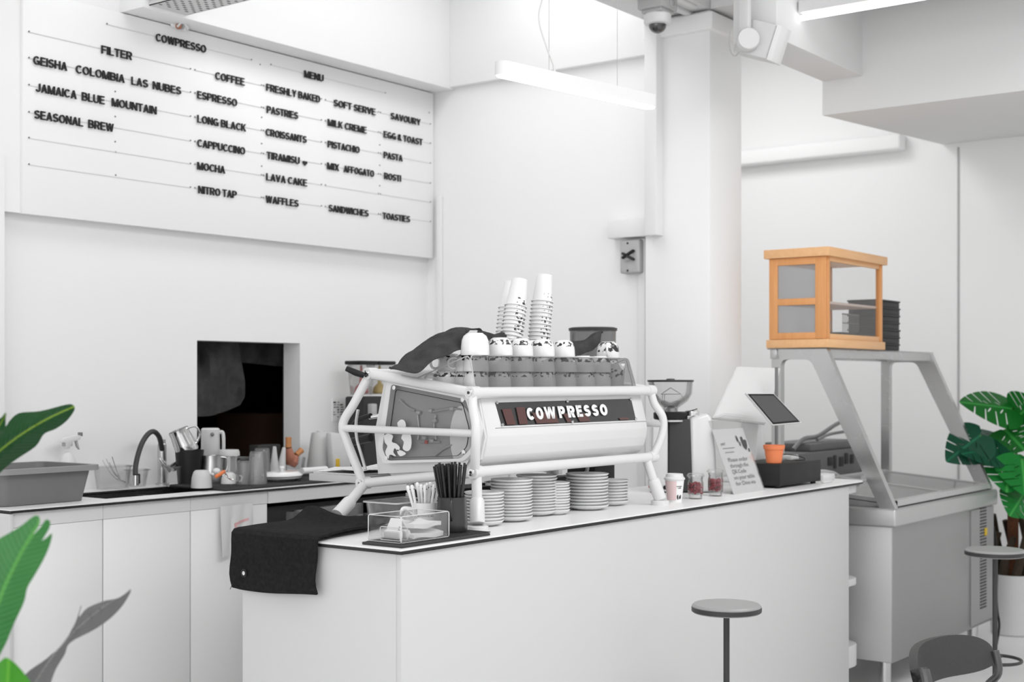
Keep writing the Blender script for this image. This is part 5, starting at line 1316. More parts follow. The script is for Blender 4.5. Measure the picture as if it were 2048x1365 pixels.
for da, z, sa, sz in ((22, .024, 5, .006), (25, .018, 4, .005), (24, .030, 3, .003), (42, .020, 7, .005), (47, .026, 4, .006), (38, .025, 3, .004)):
    rr = r0 + (r1 - r0) * z / h_ + .0008
    m.lathe([(rr, z - sz), (rr + .0003, z), (rr + sz * .1, z + sz)], tp, 5, a0=av + R(da - sa), a1=av + R(da + sa))
m.build('printed_marks', INK, tc, smooth=0)

# two glass jars with red sweets
RED = mat('sweet_red', (.30, .015, .03), .3, coat=.5, var=.5, vscale=60)
def jar(px, Y, r, h, fill, lab, slope):
    p = at(px, Y, HC); t = thing('glass_jar', lab, 'jar', p)
    MB().lathe([(0, 0), (r * .8, 0), (r * .86, .003), (r * .84, .014), (r, .024), (r * 1.02, h * .7), (r * .9, h * .86), (r * .98, h), (r * .94, h), (r * .86, h * .86), (r * .96, h * .7), (r * .94, .028), (r * .5, .018), (0, .018)], p, 32).build('jar', glass('jar_glass', (.95, .95, .95), 1., .05, .03, g(.8)), t)
    MB().lathe([(r * 1.0, h), (r * 1.14, h + .003), (r * 1.1, h + .010), (r * .9, h + .016), (0, h + .018)], p, 28).build('film_lid', CLEARP, t)
    m = MB(); random.seed(int(px))
    for i in range(170):
        a = random.uniform(0, 6.283); q = r * .86 * math.sqrt(random.uniform(.25, 1)); z = random.uniform(.026, fill + slope * math.cos(a - av))
        m.sphere((p.x + q * math.cos(a), p.y + q * math.sin(a), p.z + z), .0062, 8, (1, 1, .8))
    o = m.build('sweets', RED, t); o['kind'] = 'stuff'
jar(1391, 2.955, .034, .096, .064, 'glass jar half full of red sweets beside the pink takeaway cup', .010)
jar(1431, 2.955, .034, .104, .075, 'glass jar of red sweets beside the white order sign', .0)

# order sign in a clear holder
Ys = 2.94
pA, pB = at(1464, Ys, HC), at(1527, Ys, HC)     # foot of the leaning sheet
tA, tB = PY(1421, 836, Ys + .0), PY(1487, 838, Ys)
sgx0, sgx1 = pA.x, pB.x; Ls = .30
# the sheet faces the customers and is turned towards the door
u = Vector((1, 0, 0)); c0_ = at(1468, 2.925, HC)
sw_ = at(1528, 2.925, HC).x - c0_.x; SH = .335
lean = R(20)
v = Vector((0, math.sin(R(21)), math.cos(R(21))))
n_ = u.cross(v).normalized()
sg = thing('order_sign', 'white printed order sign leaning in a clear stand before the grinder', 'sign', c0_)
def sgp(a, b, o=0.): return c0_ + u * (a * sw_) + v * (b * SH) + n_ * o
def sgrot(): return
MB().slab([sgp(0, 0), sgp(1, 0), sgp(1, .93), sgp(0, .93)], -.002).build('sheet', PAPER, sg, smooth=0)
MB().slab([sgp(-.03, -.0, .0006), sgp(1.03, -.0, .0006), sgp(1.03, 1.06, .0006), sgp(-.03, 1.06, .0006)], .002).build('clear_front', glass('holder_clear', (.96, .96, .96), .7, .1, .05, g(.8)), sg, smooth=0)
MB().slab([sgp(0, 0, -.004), sgp(1, 0, -.004), sgp(1, .02, -.004) + Vector((-n_.x, -n_.y, 0)) * .05 - Vector((0, 0, .0)), sgp(0, .02, -.004) + Vector((-n_.x, -n_.y, 0)) * .05], .003).build('foot', CLEARP, sg, smooth=0)
TXT = mat('sign_grey', g(.24), .7)
m = MB()
for k, (body, a, b) in enumerate((('Please order', .17, .80), ('through the', .17, .76), ('QR Code', .17, .62), ('on your table', .17, .84), ('for Dine-ins', .17, .80))):
    y_ = .455 - k * .085
    lettering(m, body, sgp(a, y_, .0032), sgp(b, y_, .0032), v, .0185, .0008, -.004)
m.build('lettering', TXT, sg, smooth=0)
m = MB(); lettering(m, 'yes!', sgp(.10, .70, .0032), sgp(.24, .70, .0032), v, .014, .0006, .0); m.build('heading', TXT, sg, smooth=0)
m = MB()
for a, b, y_ in ((.13, .47, .645), (.16, .41, .585)):
    x = a
    random.seed(int(a * 100))
    while x < b:
        w_ = random.uniform(.012, .03); m.slab([sgp(x, y_, .003), sgp(x + w_, y_, .003), sgp(x + w_, y_ + random.uniform(.009, .013), .003), sgp(x, y_ + .011, .003)], .0005); x += w_ + .008
m.build('small_print', TXT, sg, smooth=0)
m = MB()
for P_ in ([(.66, .74), (.70, .72), (.70, .78), (.67, .83), (.65, .80)], [(.70, .68), (.73, .66), (.735, .72), (.71, .73)], [(.80, .66), (.86, .60), (.93, .66), (.95, .74), (.90, .76), (.86, .74), (.85, .80), (.80, .80), (.79, .73)], [(.93, .58), (.96, .57), (.97, .62), (.94, .63)]):
    m.slab([sgp(a, b - .0, .003) for a, b in P_], .0005)
m.build('hide_pattern', mat('sign_black', g(.06), .7), sg, smooth=0)

# espresso grinder
gb = at(1345, 3.22, HC)
gr = thing('coffee_grinder', 'white grinder with a black front and clear bean hopper right of the machine', 'grinder', gb)
dg = dep(gb); k = dg / FP          # metres per picture pixel at this distance
def gl(px, Y=3.20): return PY(px, 760, Y)
def gz(py): return EYE - (py - HOR) * k
# body: white casing, widening to the right and downwards
gd_ = Vector((RX, RY, 0)); gfw = Vector((-FX, -FY, 0))
def GP(px, py, o=0.): # point in the plane through gb facing the camera
    return gb + gd_ * ((px - 1345) * k) + Vector((0, 0, gz(py) - HC)) + gfw * o
def gprism(pts, o0, o1, bev, name, m_, par=None):
    t = bmesh.new(); A = [t.verts.new(GP(a, b, o0)) for a, b in pts]; B = [t.verts.new(GP(a, b, o1)) for a, b in pts]; n = len(pts)
    t.faces.new(A); t.faces.new(list(reversed(B)))
    for i in range(n): t.faces.new((A[i], A[(i + 1) % n], B[(i + 1) % n], B[i]))
    bmesh.ops.recalc_face_normals(t, faces=t.faces)
    if bev: bmesh.ops.bevel(t, geom=list(t.edges), offset=bev, segments=3, affect='EDGES', profile=.5)
    return MB()._merge(t).build(name, m_, par or gr)
GW = mat('grinder_white', g(.76), .22, coat=.5)
yb_ = 760 + (EYE - HC) / k
gprism([(1300, yb_), (1334, yb_), (1334, 842), (1302, 838)], -.06, .05, .010, 'dosing_side', GW)
gprism([(1333, yb_ - 2), (1384, yb_ - 2), (1378, 838), (1336, 838)], -.08, .055, .008, 'front_panel', mat('grinder_charcoal', g(.045), .6, bump=.4, bscale=350))
gprism([(1380, yb_), (1430, yb_ - 3), (1428, 900), (1420, 836), (1412, 826), (1376, 836)], -.10, .058, .016, 'casing', GW)
def glathe(prof, px, name, m_, n=36):
    c = GP(px, HOR + (EYE - HC) / k, 0); c.z = 0
    return MB().lathe([(r_ * k, gz(y)) for r_, y in prof], c, n).build(name, m_, gr)
glathe([(0, 840), (32, 840), (34, 836), (34, 826), (30, 824), (0, 824)], 1341, 'collar', BLACKP)
glathe([(0, 843.5), (32, 843.5), (32, 840), (0, 840)], 1341, 'collar_ring', STEEL)
glathe([(14, 824), (16, 816), (34, 803), (43, 788), (44.5, 764), (43, 764), (41.5, 787), (32, 801), (14, 814), (12, 824)], 1341, 'hopper', glass('hopper_glass', (.965, .965, .965), 1., .03, .03, g(.8)))
glathe([(0, 764.5), (46, 764.5), (46.5, 760.5), (0, 760)], 1341, 'lid', mat('lid_black', g(.03), .4))
glathe([(0, 760), (9, 760), (8, 758), (0, 757.5)], 1341, 'lid_knob', mat('lid_black', g(.03), .4))
m = MB(); Q = lambda a, b: GP(a, b, 0)
for a, b in (((1322, 789), (1341, 776)), ((1341, 776), (1362, 789)), ((1322, 789), (1362, 789)), ((1325, 790), (1325, 808)), ((1364, 790), (1364, 806)), ((1329, 790), (1329, 806))): m.tube([Q(*a), Q(*b)], .0016, 6)
m.build('hopper_insert', mat('insert_clear', g(.35), .3), gr)
glathe([(0, 824), (12, 824), (11, 817), (6, 813), (0, 812)], 1343, 'hopper_gate', DSTEEL)
MB().tube([GP(1362, 830, .02), GP(1376, 823, .03), GP(1393, 818, .03)], .0022, 8).build('spring', BLACKP, gr)
c = GP(1384, 824, .0); MB().lathe([(0, .0), (.032, 0), (.033, .004), (.033, .022), (.03, .024), (0, .024)], (c.x, c.y, gz(832)), 28).build('timer_dial', CHROME, gr)
c = GP(1299, 972, .04); MB().sphere(c, .010, 14).build('red_button', mat('button_red', (.45, .01, .02), .3), gr)
c = GP(1328, 974, .052); MB().sphere(c, .010, 14).build('black_button', BLACKP, gr)
MB().tube(crom([GP(1298, yb_ - 2, .075), GP(1312, yb_ - 5, .085), GP(1328, yb_ - 2, .08)], 5), .0035, 8).build('power_cord', BLACKP, gr)

# till: screen, stand, customer display, cash drawer
cdA = at(1539, 2.93, HC)
cdx0, cdx1 = 5.83, 6.30; cdy0, cdy1 = 2.915, 3.22
c1 = PZ(1560, 986, HC)
cdx0 = at(1560, 2.90, HC).x; cdx1 = at(1642, 2.90, HC).x; 
drw = thing('cash_drawer', 'black steel cash drawer on the service counter under the orange pot', 'cash drawer', ((cdx0 + cdx1) / 2, 3.05, HC))
DT = HC + .118
CDY1 = 2.90 + .25
MB().box((cdx0, 2.90, HC + .012), (cdx1, CDY1, DT), .004).build('case', mat('drawer_black', g(.02), .5, bump=.15, bscale=300, spec=.25), drw)
MB().box((cdx0 - .003, 2.905, HC + .02), (cdx0, CDY1 - .005, DT - .012), .001).build('front', mat('drawer_black', g(.028), .5), drw)
for fx_ in (cdx0 + .03, cdx1 - .03):
    for fy_ in (2.93, CDY1 - .03): MB().lathe([(0, 0), (.014, 0), (.014, .012), (0, .012)], (fx_, fy_, HC), 14).build('foot', BLACKP, drw)
# orange pot
op = thing('small_plant_pot', 'small orange terracotta-coloured plant pot on the black cash drawer', 'pot', at(1548, 2.955, DT))
po = op.location
MB().lathe([(0, 0), (.033, 0), (.036, .003), (.046, .068), (.05, .068), (.0525, .088), (.049, .088), (.043, .062), (.033, .008), (0, .008)], po, 36).build('pot', mat('terracotta_orange', (.78, .22, .085), .55), op)
MB().lathe([(0, .075), (.0445, .075)], po, 24).build('soil', mat('soil_dark', (.05, .03, .02), .9), op)
# display on a pole, pole stands in a base behind the pot
pp = at(1553, 3.05, DT)
ds = thing('customer_display', 'tilted customer display tablet on a grey pole over the cash drawer', 'tablet', pp)
MB().lathe([(0, 0), (.05, 0), (.05, .008), (.012, .012), (0, .012)], pp, 24).tube([pp + Vector((0, 0, .01)), Vector((pp.x, pp.y, PY(1553, 735, 3.05).z))], .0085, 14).build('pole', mat('pole_grey', g(.20), .45, metal=.4), ds)
Yd = 3.0
tq = [PY(1492, 787, Yd + .05), PY(1547, 787, Yd - .02), PY(1603, 846, Yd - .12), PY(1546, 851, Yd - .05)]
TN = (tq[1] - tq[0]).cross(tq[3] - tq[0]).normalized()
if TN.dot(Vector((-FX, -FY, 0))) < 0: TN = -TN
MB().slab(tq, -.012 if (tq[1] - tq[0]).cross(tq[3] - tq[0]).dot(TN) > 0 else .012).build('case', WPLAST, ds, smooth=0)
cc = sum(tq, Vector()) / 4
def ins(s_, o): return [cc + (p - cc) * s_ + TN * o for p in tq]
MB().slab(ins(.955, .0008), .0004).build('bezel', BLACKP, ds, smooth=0)
MB().slab(ins(.84, .0016), .0004).build('screen', mat('screen_grey', g(.085), .25), ds, smooth=0)
pos = thing('till_screen', 'large white till screen seen from behind on its white stand', 'monitor', at(1505, 3.25, HC))
Yp = 3.20
bq = [PY(1424, 838, Yp - .0), PY(1472, 735, Yp + .06), PY(1559, 738, Yp - .06), PY(1530, 850, Yp - .10)]
BN = (bq[1] - bq[0]).cross(bq[3] - bq[0]).normalized()
if BN.dot(Vector((-FX, -FY, 0))) < 0: BN = -BN
cb_ = sum(bq, Vector()) / 4
def ins2(s_, o, sh=Vector()): return [cb_ + sh + (p - cb_) * s_ + BN * o for p in bq]
t = bmesh.new(); R0, R1, R2 = ins2(1, 0), ins2(1, .010), ins2(.72, .026, (bq[3] + bq[0] - bq[1] - bq[2]) * .04)
V = [[t.verts.new(p) for p in Q] for Q in (ins2(1, -.006), R0, R1, R2)]
t.faces.new(V[0]); t.faces.new(V[-1])
for A, B in zip(V, V[1:]):
    for j in range(4): t.faces.new((A[j], A[(j + 1) % 4], B[(j + 1) % 4], B[j]))
bmesh.ops.recalc_face_normals(t, faces=t.faces)
bmesh.ops.bevel(t, geom=list(t.edges), offset=.004, segments=2, affect='EDGES')
MB()._merge(t).build('back_shell', WPLAST, pos)
MB().slab(ins2(.97, -.0065), -.001 if True else .001).build('screen', mat('screen_black', g(.02), .15), pos, smooth=0)
sc1 = ins2(.9, .0275); q0 = cb_ + (bq[2] - bq[1]) * .0 + (bq[1] - bq[0]) * .12
MB().slab([q0 + (bq[2] - bq[1]) * a + (bq[1] - bq[0]) * b + BN * .0265 for a, b in ((-.12, -.04), (.28, -.04), (.28, .06), (-.12, .06))], .001).build('vent_panel', mat('vent_white', g(.86), .4), pos, smooth=0)
MB().slab([cb_ + (bq[2] - bq[1]) * a + (bq[1] - bq[0]) * b + BN * .0125 for a, b in ((.0, .37), (.10, .37), (.10, .42), (.0, .42))], .001).build('badge', mat('badge_pale', (.55, .42, .42), .5), pos, smooth=0)
s0_ = at(1500, 3.22, HC)
MB().prism(roundpoly([(s0_.x - .05, HC), (s0_.x + .09, HC), (s0_.x + .07, HC + .31), (s0_.x + .0, HC + .33)], .02), 'Y', 3.17, 3.27, .008).build('stand', WPLAST, pos)
MB().box((s0_.x - .09, 3.16, HC), (s0_.x + .13, 3.38, HC + .02), .008).build('base', WPLAST, pos)
# charger and adapter with wires
ad = at(1572, 3.02, DT); 
aw = thing('adapter', 'small white power adapter with a black lead on top of the cash drawer', 'adapter', (ad.x + .04, 3.02, DT))
MB().box((ad.x + .0, 2.99, DT), (ad.x + .09, 3.04, DT + .024), .006).build('block', WPLAST, aw)
MB().tube(crom([Vector((ad.x - .22, 2.98, DT + .004)), Vector((ad.x - .17, 3.0, DT + .03)), Vector((ad.x - .06, 3.02, DT + .033)), Vector((ad.x + .02, 2.965, DT + .022)), Vector((ad.x + .05, 2.94, DT + .004)), Vector((ad.x - .04, 2.95, DT + .003))], 6), .0022, 8).build('lead', BLACKP, aw)
wa = at(1655, 2.93, HC)
single('white_adapter', MB().box((wa.x - .05, 2.93, HC), (wa.x + .10, 3.0, HC + .035), .008).box((wa.x - .16, 2.875, HC), (wa.x - .06, 2.895, HC + .012), .004), WPLAST, 'white adapter block lying right of the cash drawer on the counter', 'adapter', loc=(wa.x, 2.95, HC))

# ------------------------------------------------------------------ display freezer
XF0, XF1, YF0, YF1 = 6.80, 8.45, 2.648, 3.39
fz = thing('display_freezer', 'stainless steel chest display freezer with a slanted frame beyond the counter', 'freezer', ((XF0 + XF1) / 2, 3.0, 0))
BODYM = mat('freezer_steel', g(.33), .38, metal=.75, bump=.01, bscale=60, var=.06, vscale=2)
FRS = mat('freezer_side', g(.50), .35, metal=.7)
ZB, ZR = .157, .953
MB().box((XF0 + .02, YF0 + .025, ZB), (XF1 - .02, YF1, ZR - .085), .006).build('body', BODYM, fz)
MB().box((XF0, YF0, ZR - .092), (XF1, YF1 + .02, ZR), .012, 3).build('rim', FRS, fz)
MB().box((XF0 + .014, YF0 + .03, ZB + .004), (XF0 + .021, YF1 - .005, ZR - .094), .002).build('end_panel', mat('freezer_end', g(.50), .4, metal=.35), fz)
pz0 = PY(1942, 760, YF0 + .02).x
MB().box((pz0, YF0 + .019, ZB + .02), (XF1 - .022, YF0 + .026, ZR - .10)).build('service_panel', BODYM, fz, smooth=0)
m = MB(); vx = PY(1966, 760, YF0 + .02).x
for i in range(34):
    for j in range(2):
        z = ZB + .10 + i * .0185; m.box((vx - .055 + j * .06, YF0 + .0165, z), (vx - .005 + j * .06, YF0 + .0195, z + .010))
o = m.build('vent_slots', mat('slot_dark', g(.03), .7), fz, smooth=0)
yv = PY(1972, 1064, YF0 + .015); MB().box((yv.x - .02, YF0 + .012, yv.z - .022), (yv.x + .02, YF0 + .02, yv.z + .022), .001).build('yellow_label', mat('label_yellow', (.62, .42, .02), .6), fz)
for xx_, yy_ in ((XF0 + .13, YF0 + .11), (XF1 - .13, YF0 + .11), (XF0 + .13, YF1 - .10), (XF1 - .13, YF1 - .10)):
    MB().tube([(xx_, yy_, .012), (xx_, yy_, ZB)], .032, 18).tube([(xx_, yy_, 0), (xx_, yy_, .014)], .038, 18).tube([(xx_, yy_, .096), (xx_, yy_, .10)], .0335, 18).build('leg', STEEL, fz)
# dark well, glass lids
MB().box((XF0 + .05, YF0 + .05, ZR - .02), (XF1 - .05, YF1 - .03, ZR + .002)).build('well', mat('well_grey', g(.16), .5), fz, smooth=0)
LIDM = mat('lid_frame', g(.55), .35, metal=.5)
zl0, zl1 = ZR + .026, ZR + .085
def lz(y): return zl0 + (zl1 - zl0) * (y - YF0 - .03) / (YF1 - YF0 - .06)
lx0, lx1, ly0, ly1 = XF0 + .10, XF1 - .05, YF0 + .03, YF1 - .03
ld = MB()
ld.slab([(lx0, ly0, lz(ly0) - .018), (lx1, ly0, lz(ly0) - .018), (lx1, ly0, lz(ly0) + .012), (lx0, ly0, lz(ly0) + .012)], -.045)
ld.slab([(lx0, ly1, lz(ly1) - .018), (lx1, ly1, lz(ly1) - .018), (lx1, ly1, lz(ly1) + .012), (lx0, ly1, lz(ly1) + .012)], .03)
for xx_ in (lx0, lx1 - .03, (lx0 + lx1) / 2): ld.slab([(xx_, ly0, lz(ly0) - .01), (xx_ + .03, ly0, lz(ly0) - .01), (xx_ + .03, ly1, lz(ly1) - .01), (xx_, ly1, lz(ly1) - .01)], .02)
ld.build('lid_frame', LIDM, fz, smooth=0)
MB().slab([(lx0 + .02, ly0 + .02, lz(ly0 + .02)), (lx1 - .02, ly0 + .02, lz(ly0 + .02)), (lx1 - .02, ly1 - .02, lz(ly1 - .02)), (lx0 + .02, ly1 - .02, lz(ly1 - .02))], .005).build('glass_lid', glass('lid_glass', (.8, .8, .8), 1., .03, .45, g(.5)), fz, smooth=0)
MB().slab([(lx0, ly0 + .03, ZR), (lx0, ly1, ZR), (lx0, ly1, lz(ly1) - .018), (lx0, ly0 + .03, lz(ly0) - .012)], .01).slab([(lx1, ly0 + .03, ZR), (lx1, ly1, ZR), (lx1, ly1, lz(ly1) - .018), (lx1, ly0 + .03, lz(ly0) - .012)], -.01).slab([(lx0, ly1, ZR), (lx1, ly1, ZR), (lx1, ly1, lz(ly1) - .018), (lx0, ly1, lz(ly1) - .018)], .01).build('lid_skirt', DSTEEL, fz, smooth=0)
# guard frames
ZT = 1.785; ypost, ytop, yfoot = 3.365, 3.05, 2.672
FRAMEM = mat('frame_steel', g(.55), .28, metal=.9, bump=.01, bscale=90)
for x in (XF0 + .04, XF1 - .06):
    outer = [(ypost, ZR - .003), (ypost, ZT), (ytop, ZT), (yfoot, ZR - .003)]
    inner = roundpoly([(ypost - .055, ZR - .003), (ypost - .055, ZT - .06), (ytop + .075, ZT - .06), (yfoot + .062, ZR + .17), (yfoot + .075, ZR + .12), (ypost - .056, ZR - .003)][:4], .03)
    pin = [(yfoot + .078, ZR - .003)] + roundpoly([(yfoot + .078, ZR - .003), (ytop + .088, ZT - .055), (ypost - .055, ZT - .055), (ypost - .055, ZR - .003)], .035)[5:-5] + [(ypost - .055, ZR - .003)]
    f = MB().prism([(ypost, ZR - .003), (ypost, ZT), (ytop - .005, ZT), (yfoot - .005, ZR - .003)] + pin, 'X', x, x + .045)
    f.build('guard_frame', FRAMEM, fz)
MB().box((XF0 + .041, ytop - .004, ZT - .05), (XF1 - .0, ytop + .035, ZT), .004).box((XF0 + .02, ypost - .04, ZT - .05), (XF1 - .0, ypost, ZT), .004).build('top_bar', FRAMEM, fz)
MB().box((XF0 + .03, ytop - .002, ZT), (XF1 - .005, ypost + .02, ZT + .006)).build('top_glass', glass('shelf_glass', (.85, .85, .85), 1., .03, .1, g(.6)), fz, smooth=0)
# painted red reflection for the steel front, switched off: draws nothing
MB().box((XF0 + .0205, YF0 + .05, ZB + .02), (XF0 + .0, YF1 - .05, ZB + .021)) if False else None

# wooden cabinet on top
WOODM = wood('honey_wood', (.66, .28, .09), (.80, .40, .16), 2); WOODH = wood('honey_wood_rail', (.74, .40, .18), (.88, .54, .28), 0)
ZCb = ZT + .007
wx0, wx1, wy0, wy1 = 6.83, 7.60, 3.038, 3.375
wc = thing('wooden_cabinet', 'honey-coloured wooden display cabinet with glass panes on the freezer frame', 'cabinet', ((wx0 + wx1) / 2, (wy0 + wy1) / 2, ZCb))
Hc_ = .535
MB().box((wx0 - .012, wy0 - .012, ZCb), (wx1 + .012, wy1 + .012, ZCb + .045), .003).build('base', WOODH, wc)
MB().box((wx0 - .022, wy0 - .022, ZCb + Hc_ - .048), (wx1 + .022, wy1 + .022, ZCb + Hc_), .003).build('top', WOODH, wc)
z0_, z1_ = ZCb + .045, ZCb + Hc_ - .048; th = .03
for x, y in ((wx0 + .012, wy0), (wx1 - th, wy0), (wx0 + .012, wy1 - th), (wx1 - th, wy1 - th)): MB().box((x, y, z0_), (x + th, y + th, z1_), .002).build('post', WOODM, wc)
for ya_, yb2 in ((wy0 + .005, wy0 + .022), (wy1 - .022, wy1 - .005)):
    for za, zb2 in ((z0_, z0_ + .03), (z1_ - .024, z1_)): MB().box((wx0 + .042, ya_, za), (wx1 - th, yb2, zb2), .002).build('rail', WOODH, wc)
# door on the near end
zmid = z0_ + (z1_ - z0_) * .46
dr = MB()
dyA, dyB = wy0 + .004, wy1 - .002
dr.box((wx0 - .004, dyA, z0_ + .002), (wx0 + .0115, dyA + .062, z1_ - .002), .002).box((wx0 - .004, dyB - .05, z0_ + .002), (wx0 + .0115, dyB, z1_ - .002), .002)
for zz_, hh_ in ((z0_ + .002, .035), (zmid - .018, .036), (z1_ - .04, .038)): dr.box((wx0 - .004, dyA + .06, zz_), (wx0 + .0115, dyB - .048, zz_ + hh_), .002)
do = dr.build('door', WOODM, wc)
for za, zb2 in ((z0_ + .036, zmid - .017), (zmid + .017, z1_ - .038)): MB().box((wx0 + .002, dyA + .058, za), (wx0 + .006, dyB - .046, zb2)).build('pane', glass('frosted', (.85, .85, .86), .4, .15, .45, (.45, .45, .45)), do, smooth=0)
gp = glass('pane_clear', (.99, .99, .99), .35, .02, .0, g(.8))
for y in (wy0 + .012, wy1 - .016): MB().box((wx0 + .042, y, z0_ + .028), (wx1 - th, y + .004, z1_ - .02)).build('pane', gp, wc, smooth=0)
MB().box((wx1 - .02, wy0 + th, z0_), (wx1 - .014, wy1 - th, z1_)).build('end_pane', gp, wc, smooth=0)
MB().box((wx0 + .045, wy0 + .024, zmid - .012), (wx1 - .024, wy1 - .024, zmid + .002), .002).build('shelf', mat('shelf_pale', (.62, .50, .44), .5), wc)
# things inside the cabinet
bx = (wx0 + wx1) / 2
bk = thing('wire_basket', 'dark wire basket of small things inside the wooden cabinet', 'basket', (bx + .10, 3.2, z0_ + .001))
MB().box((bx + .0, 3.12, z0_ + .001), (bx + .22, 3.28, z0_ + .05), .01).build('tray', DGREY, bk)
m = MB()
for i in range(12):
    x = bx + .0 + i * .02; m.tube([(x, 3.115, z0_ + .05), (x, 3.115, z0_ + .15)], .002, 5)
m.tube([(bx - .005, 3.115, z0_ + .15), (bx + .225, 3.115, z0_ + .15)], .004, 6).tube([(bx - .005, 3.115, z0_ + .10), (bx + .225, 3.115, z0_ + .10)], .003, 6)
m.build('wire', mat('wire_grey', g(.2), .4, metal=.5), bk)
gj = thing('glass_jug', 'small clear jug inside the wooden cabinet', 'jug', (bx - .06, 3.2, z0_ + .001))
MB().lathe(wall_prof(.03, .04, .11), gj.location, 24).build('jug', CLEARP, gj)
MB().tube(crom([gj.location + Vector((-.03, -.01, .1)), gj.location + Vector((-.065, -.01, .09)), gj.location + Vector((-.06, -.01, .04)), gj.location + Vector((-.03, -.01, .03))], 5), .004, 8).build('handle', CLEARP, gj)
# stacked black boxes
b0 = PY(1760, 695, 3.2)
BXM = mat('box_black', g(.03), .6)
xb0 = PY(1765, 760, 3.10).x + .0
for i in range(7):
    s_ = .003 * ((i * 7) % 3 - 1)
    t = thing('takeaway_box', 'black takeaway box, %s of the stack beside the wooden cabinet' % ['lowest', 'second from the bottom', 'third from the bottom', 'middle', 'third from the top', 'second from the top', 'topmost'][i], 'box', (7.90, 3.2, ZCb + i * .043), 'black takeaway boxes stacked beside the cabinet')
    MB().box((7.70 + s_, 3.10, ZCb + i * .043), (8.02 + s_, 3.29, ZCb + i * .043 + .032), .003).build('tray', BXM, t)
    MB().box((7.695 + s_, 3.095, ZCb + i * .043 + .032), (8.025 + s_, 3.295, ZCb + i * .043 + .0425), .003).build('lid', BXM, t)

# side table behind the freezer with a dark machine
st_ = thing('side_table', 'plain white table behind the freezer carrying a dark machine', 'table', (7.9, 3.72, 0))
MB().box((7.15, 3.43, .985), (8.5, 3.98, 1.02), .004).build('top', LAM, st_)
for x in (7.20, 8.45):
    for y in (3.48, 3.93): MB().box((x - .02, y - .02, 0), (x + .02, y + .02, .985)).build('leg', LAM, st_)
mc = thing('dark_machine', 'dark grey low machine with trailing white cables behind the freezer', 'machine', (7.8, 3.65, 1.02))
xa, xb_ = PY(1580, 760, 3.55).x, PY(1712, 760, 3.55).x
MB().box((xa, 3.50, 1.02), (xb_, 3.85, 1.185), .012).box((xa + .22, 3.52, 1.185), (xb_, 3.83, 1.235), .012).build('body', mat('machine_grey', g(.13), .5), mc)
random.seed(6)
for i in range(5): x = xa + .42 + i * .085; MB().box((x, 3.494, 1.06 + random.uniform(0, .04)), (x + random.uniform(.04, .07), 3.50, 1.12 + random.uniform(0, .05)), .002).build('opening', mat('opening_dark', g(.02), .6), mc)
MB().tube(crom([(xa + .15, 3.6, 1.2), (xa + .25, 3.58, 1.26), (xa + .5, 3.6, 1.27), (xa + .75, 3.6, 1.33), (xb_, 3.62, 1.36)], 6), .014, 8).tube(crom([(xa + .4, 3.56, 1.25), (xa + .6, 3.56, 1.28), (xb_ + .02, 3.58, 1.29)], 6), .010, 8).build('hose', mat('hose_grey', g(.22), .5), mc)
m = MB()
for i in range(3): m.tube(crom([(xa - .02, 3.48, 1.05 + i * .012), (xa + .18, 3.45, 1.075 - i * .01), (xa + .36, 3.45, 1.06), (xa + .50, 3.46, 1.03)], 6), .007, 8)
m.build('cable', WPLAST, mc)

# cable along the freezer's service end
cbx = XF1 + .012
single('power_cable', MB().tube(crom([(cbx, YF0 + .03, .72), (cbx + .02, YF0 + .02, .60), (cbx + .03, YF0 + .02, .45), (cbx + .02, YF0 + .02, .30), (cbx + .04, YF0 + .02, .2), (cbx - .02, YF0 - .01, .12), (cbx - .22, YF0 - .05, .012)], 6), .008, 8), BLACKP, 'black power cable hanging down the right end of the freezer', 'cable', loc=(cbx, YF0, .02))

# ------------------------------------------------------------------ stools and chair
SEATM = mat('stool_seat', g(.30), .35, var=.1); PST = mat('stool_post', g(.03), .45)
def stool(px, py, z, r, lab):
    d = (EYE - z) * FP / (py - HOR); p = PD(px, py, d)
    t = thing('bar_stool', lab, 'stool', (p.x, p.y, 0), 'bar stools in front of the counter')
    MB().lathe([(0, 0), (r * .96, 0), (r, .006), (r, .026), (r * .95, .032), (0, .033)], (p.x, p.y, z - .022), 40).build('seat', SEATM, t)
    MB().lathe([(r * 1.0, .004), (r * 1.012, .006), (r * 1.012, .020), (r * 1.0, .022)], (p.x, p.y, z - .022), 40).build('seat_band', PST, t)
    MB().tube([(p.x, p.y, .012), (p.x, p.y, z - .022)], .0115, 16).build('post', PST, t)
    MB().lathe([(0, 0), (.16, 0), (.16, .008), (.03, .014), (0, .014)], (p.x, p.y, 0), 40).build('base', PST, t)
    MB().tube([(p.x + .12 * math.cos(a), p.y + .12 * math.sin(a), .28) for a in [2 * math.pi * i / 32 for i in range(32)]], .008, 8, closed=True).tube([(p.x - .12, p.y, .28), (p.x + .12, p.y, .28)], .006, 8).build('foot_ring', PST, t)
stool(1453, 1214, .78, .1275, 'round-topped black bar stool in front of the service counter')
stool(1990, 1103, .80, .138, 'round-topped black bar stool at the right edge before the freezer')
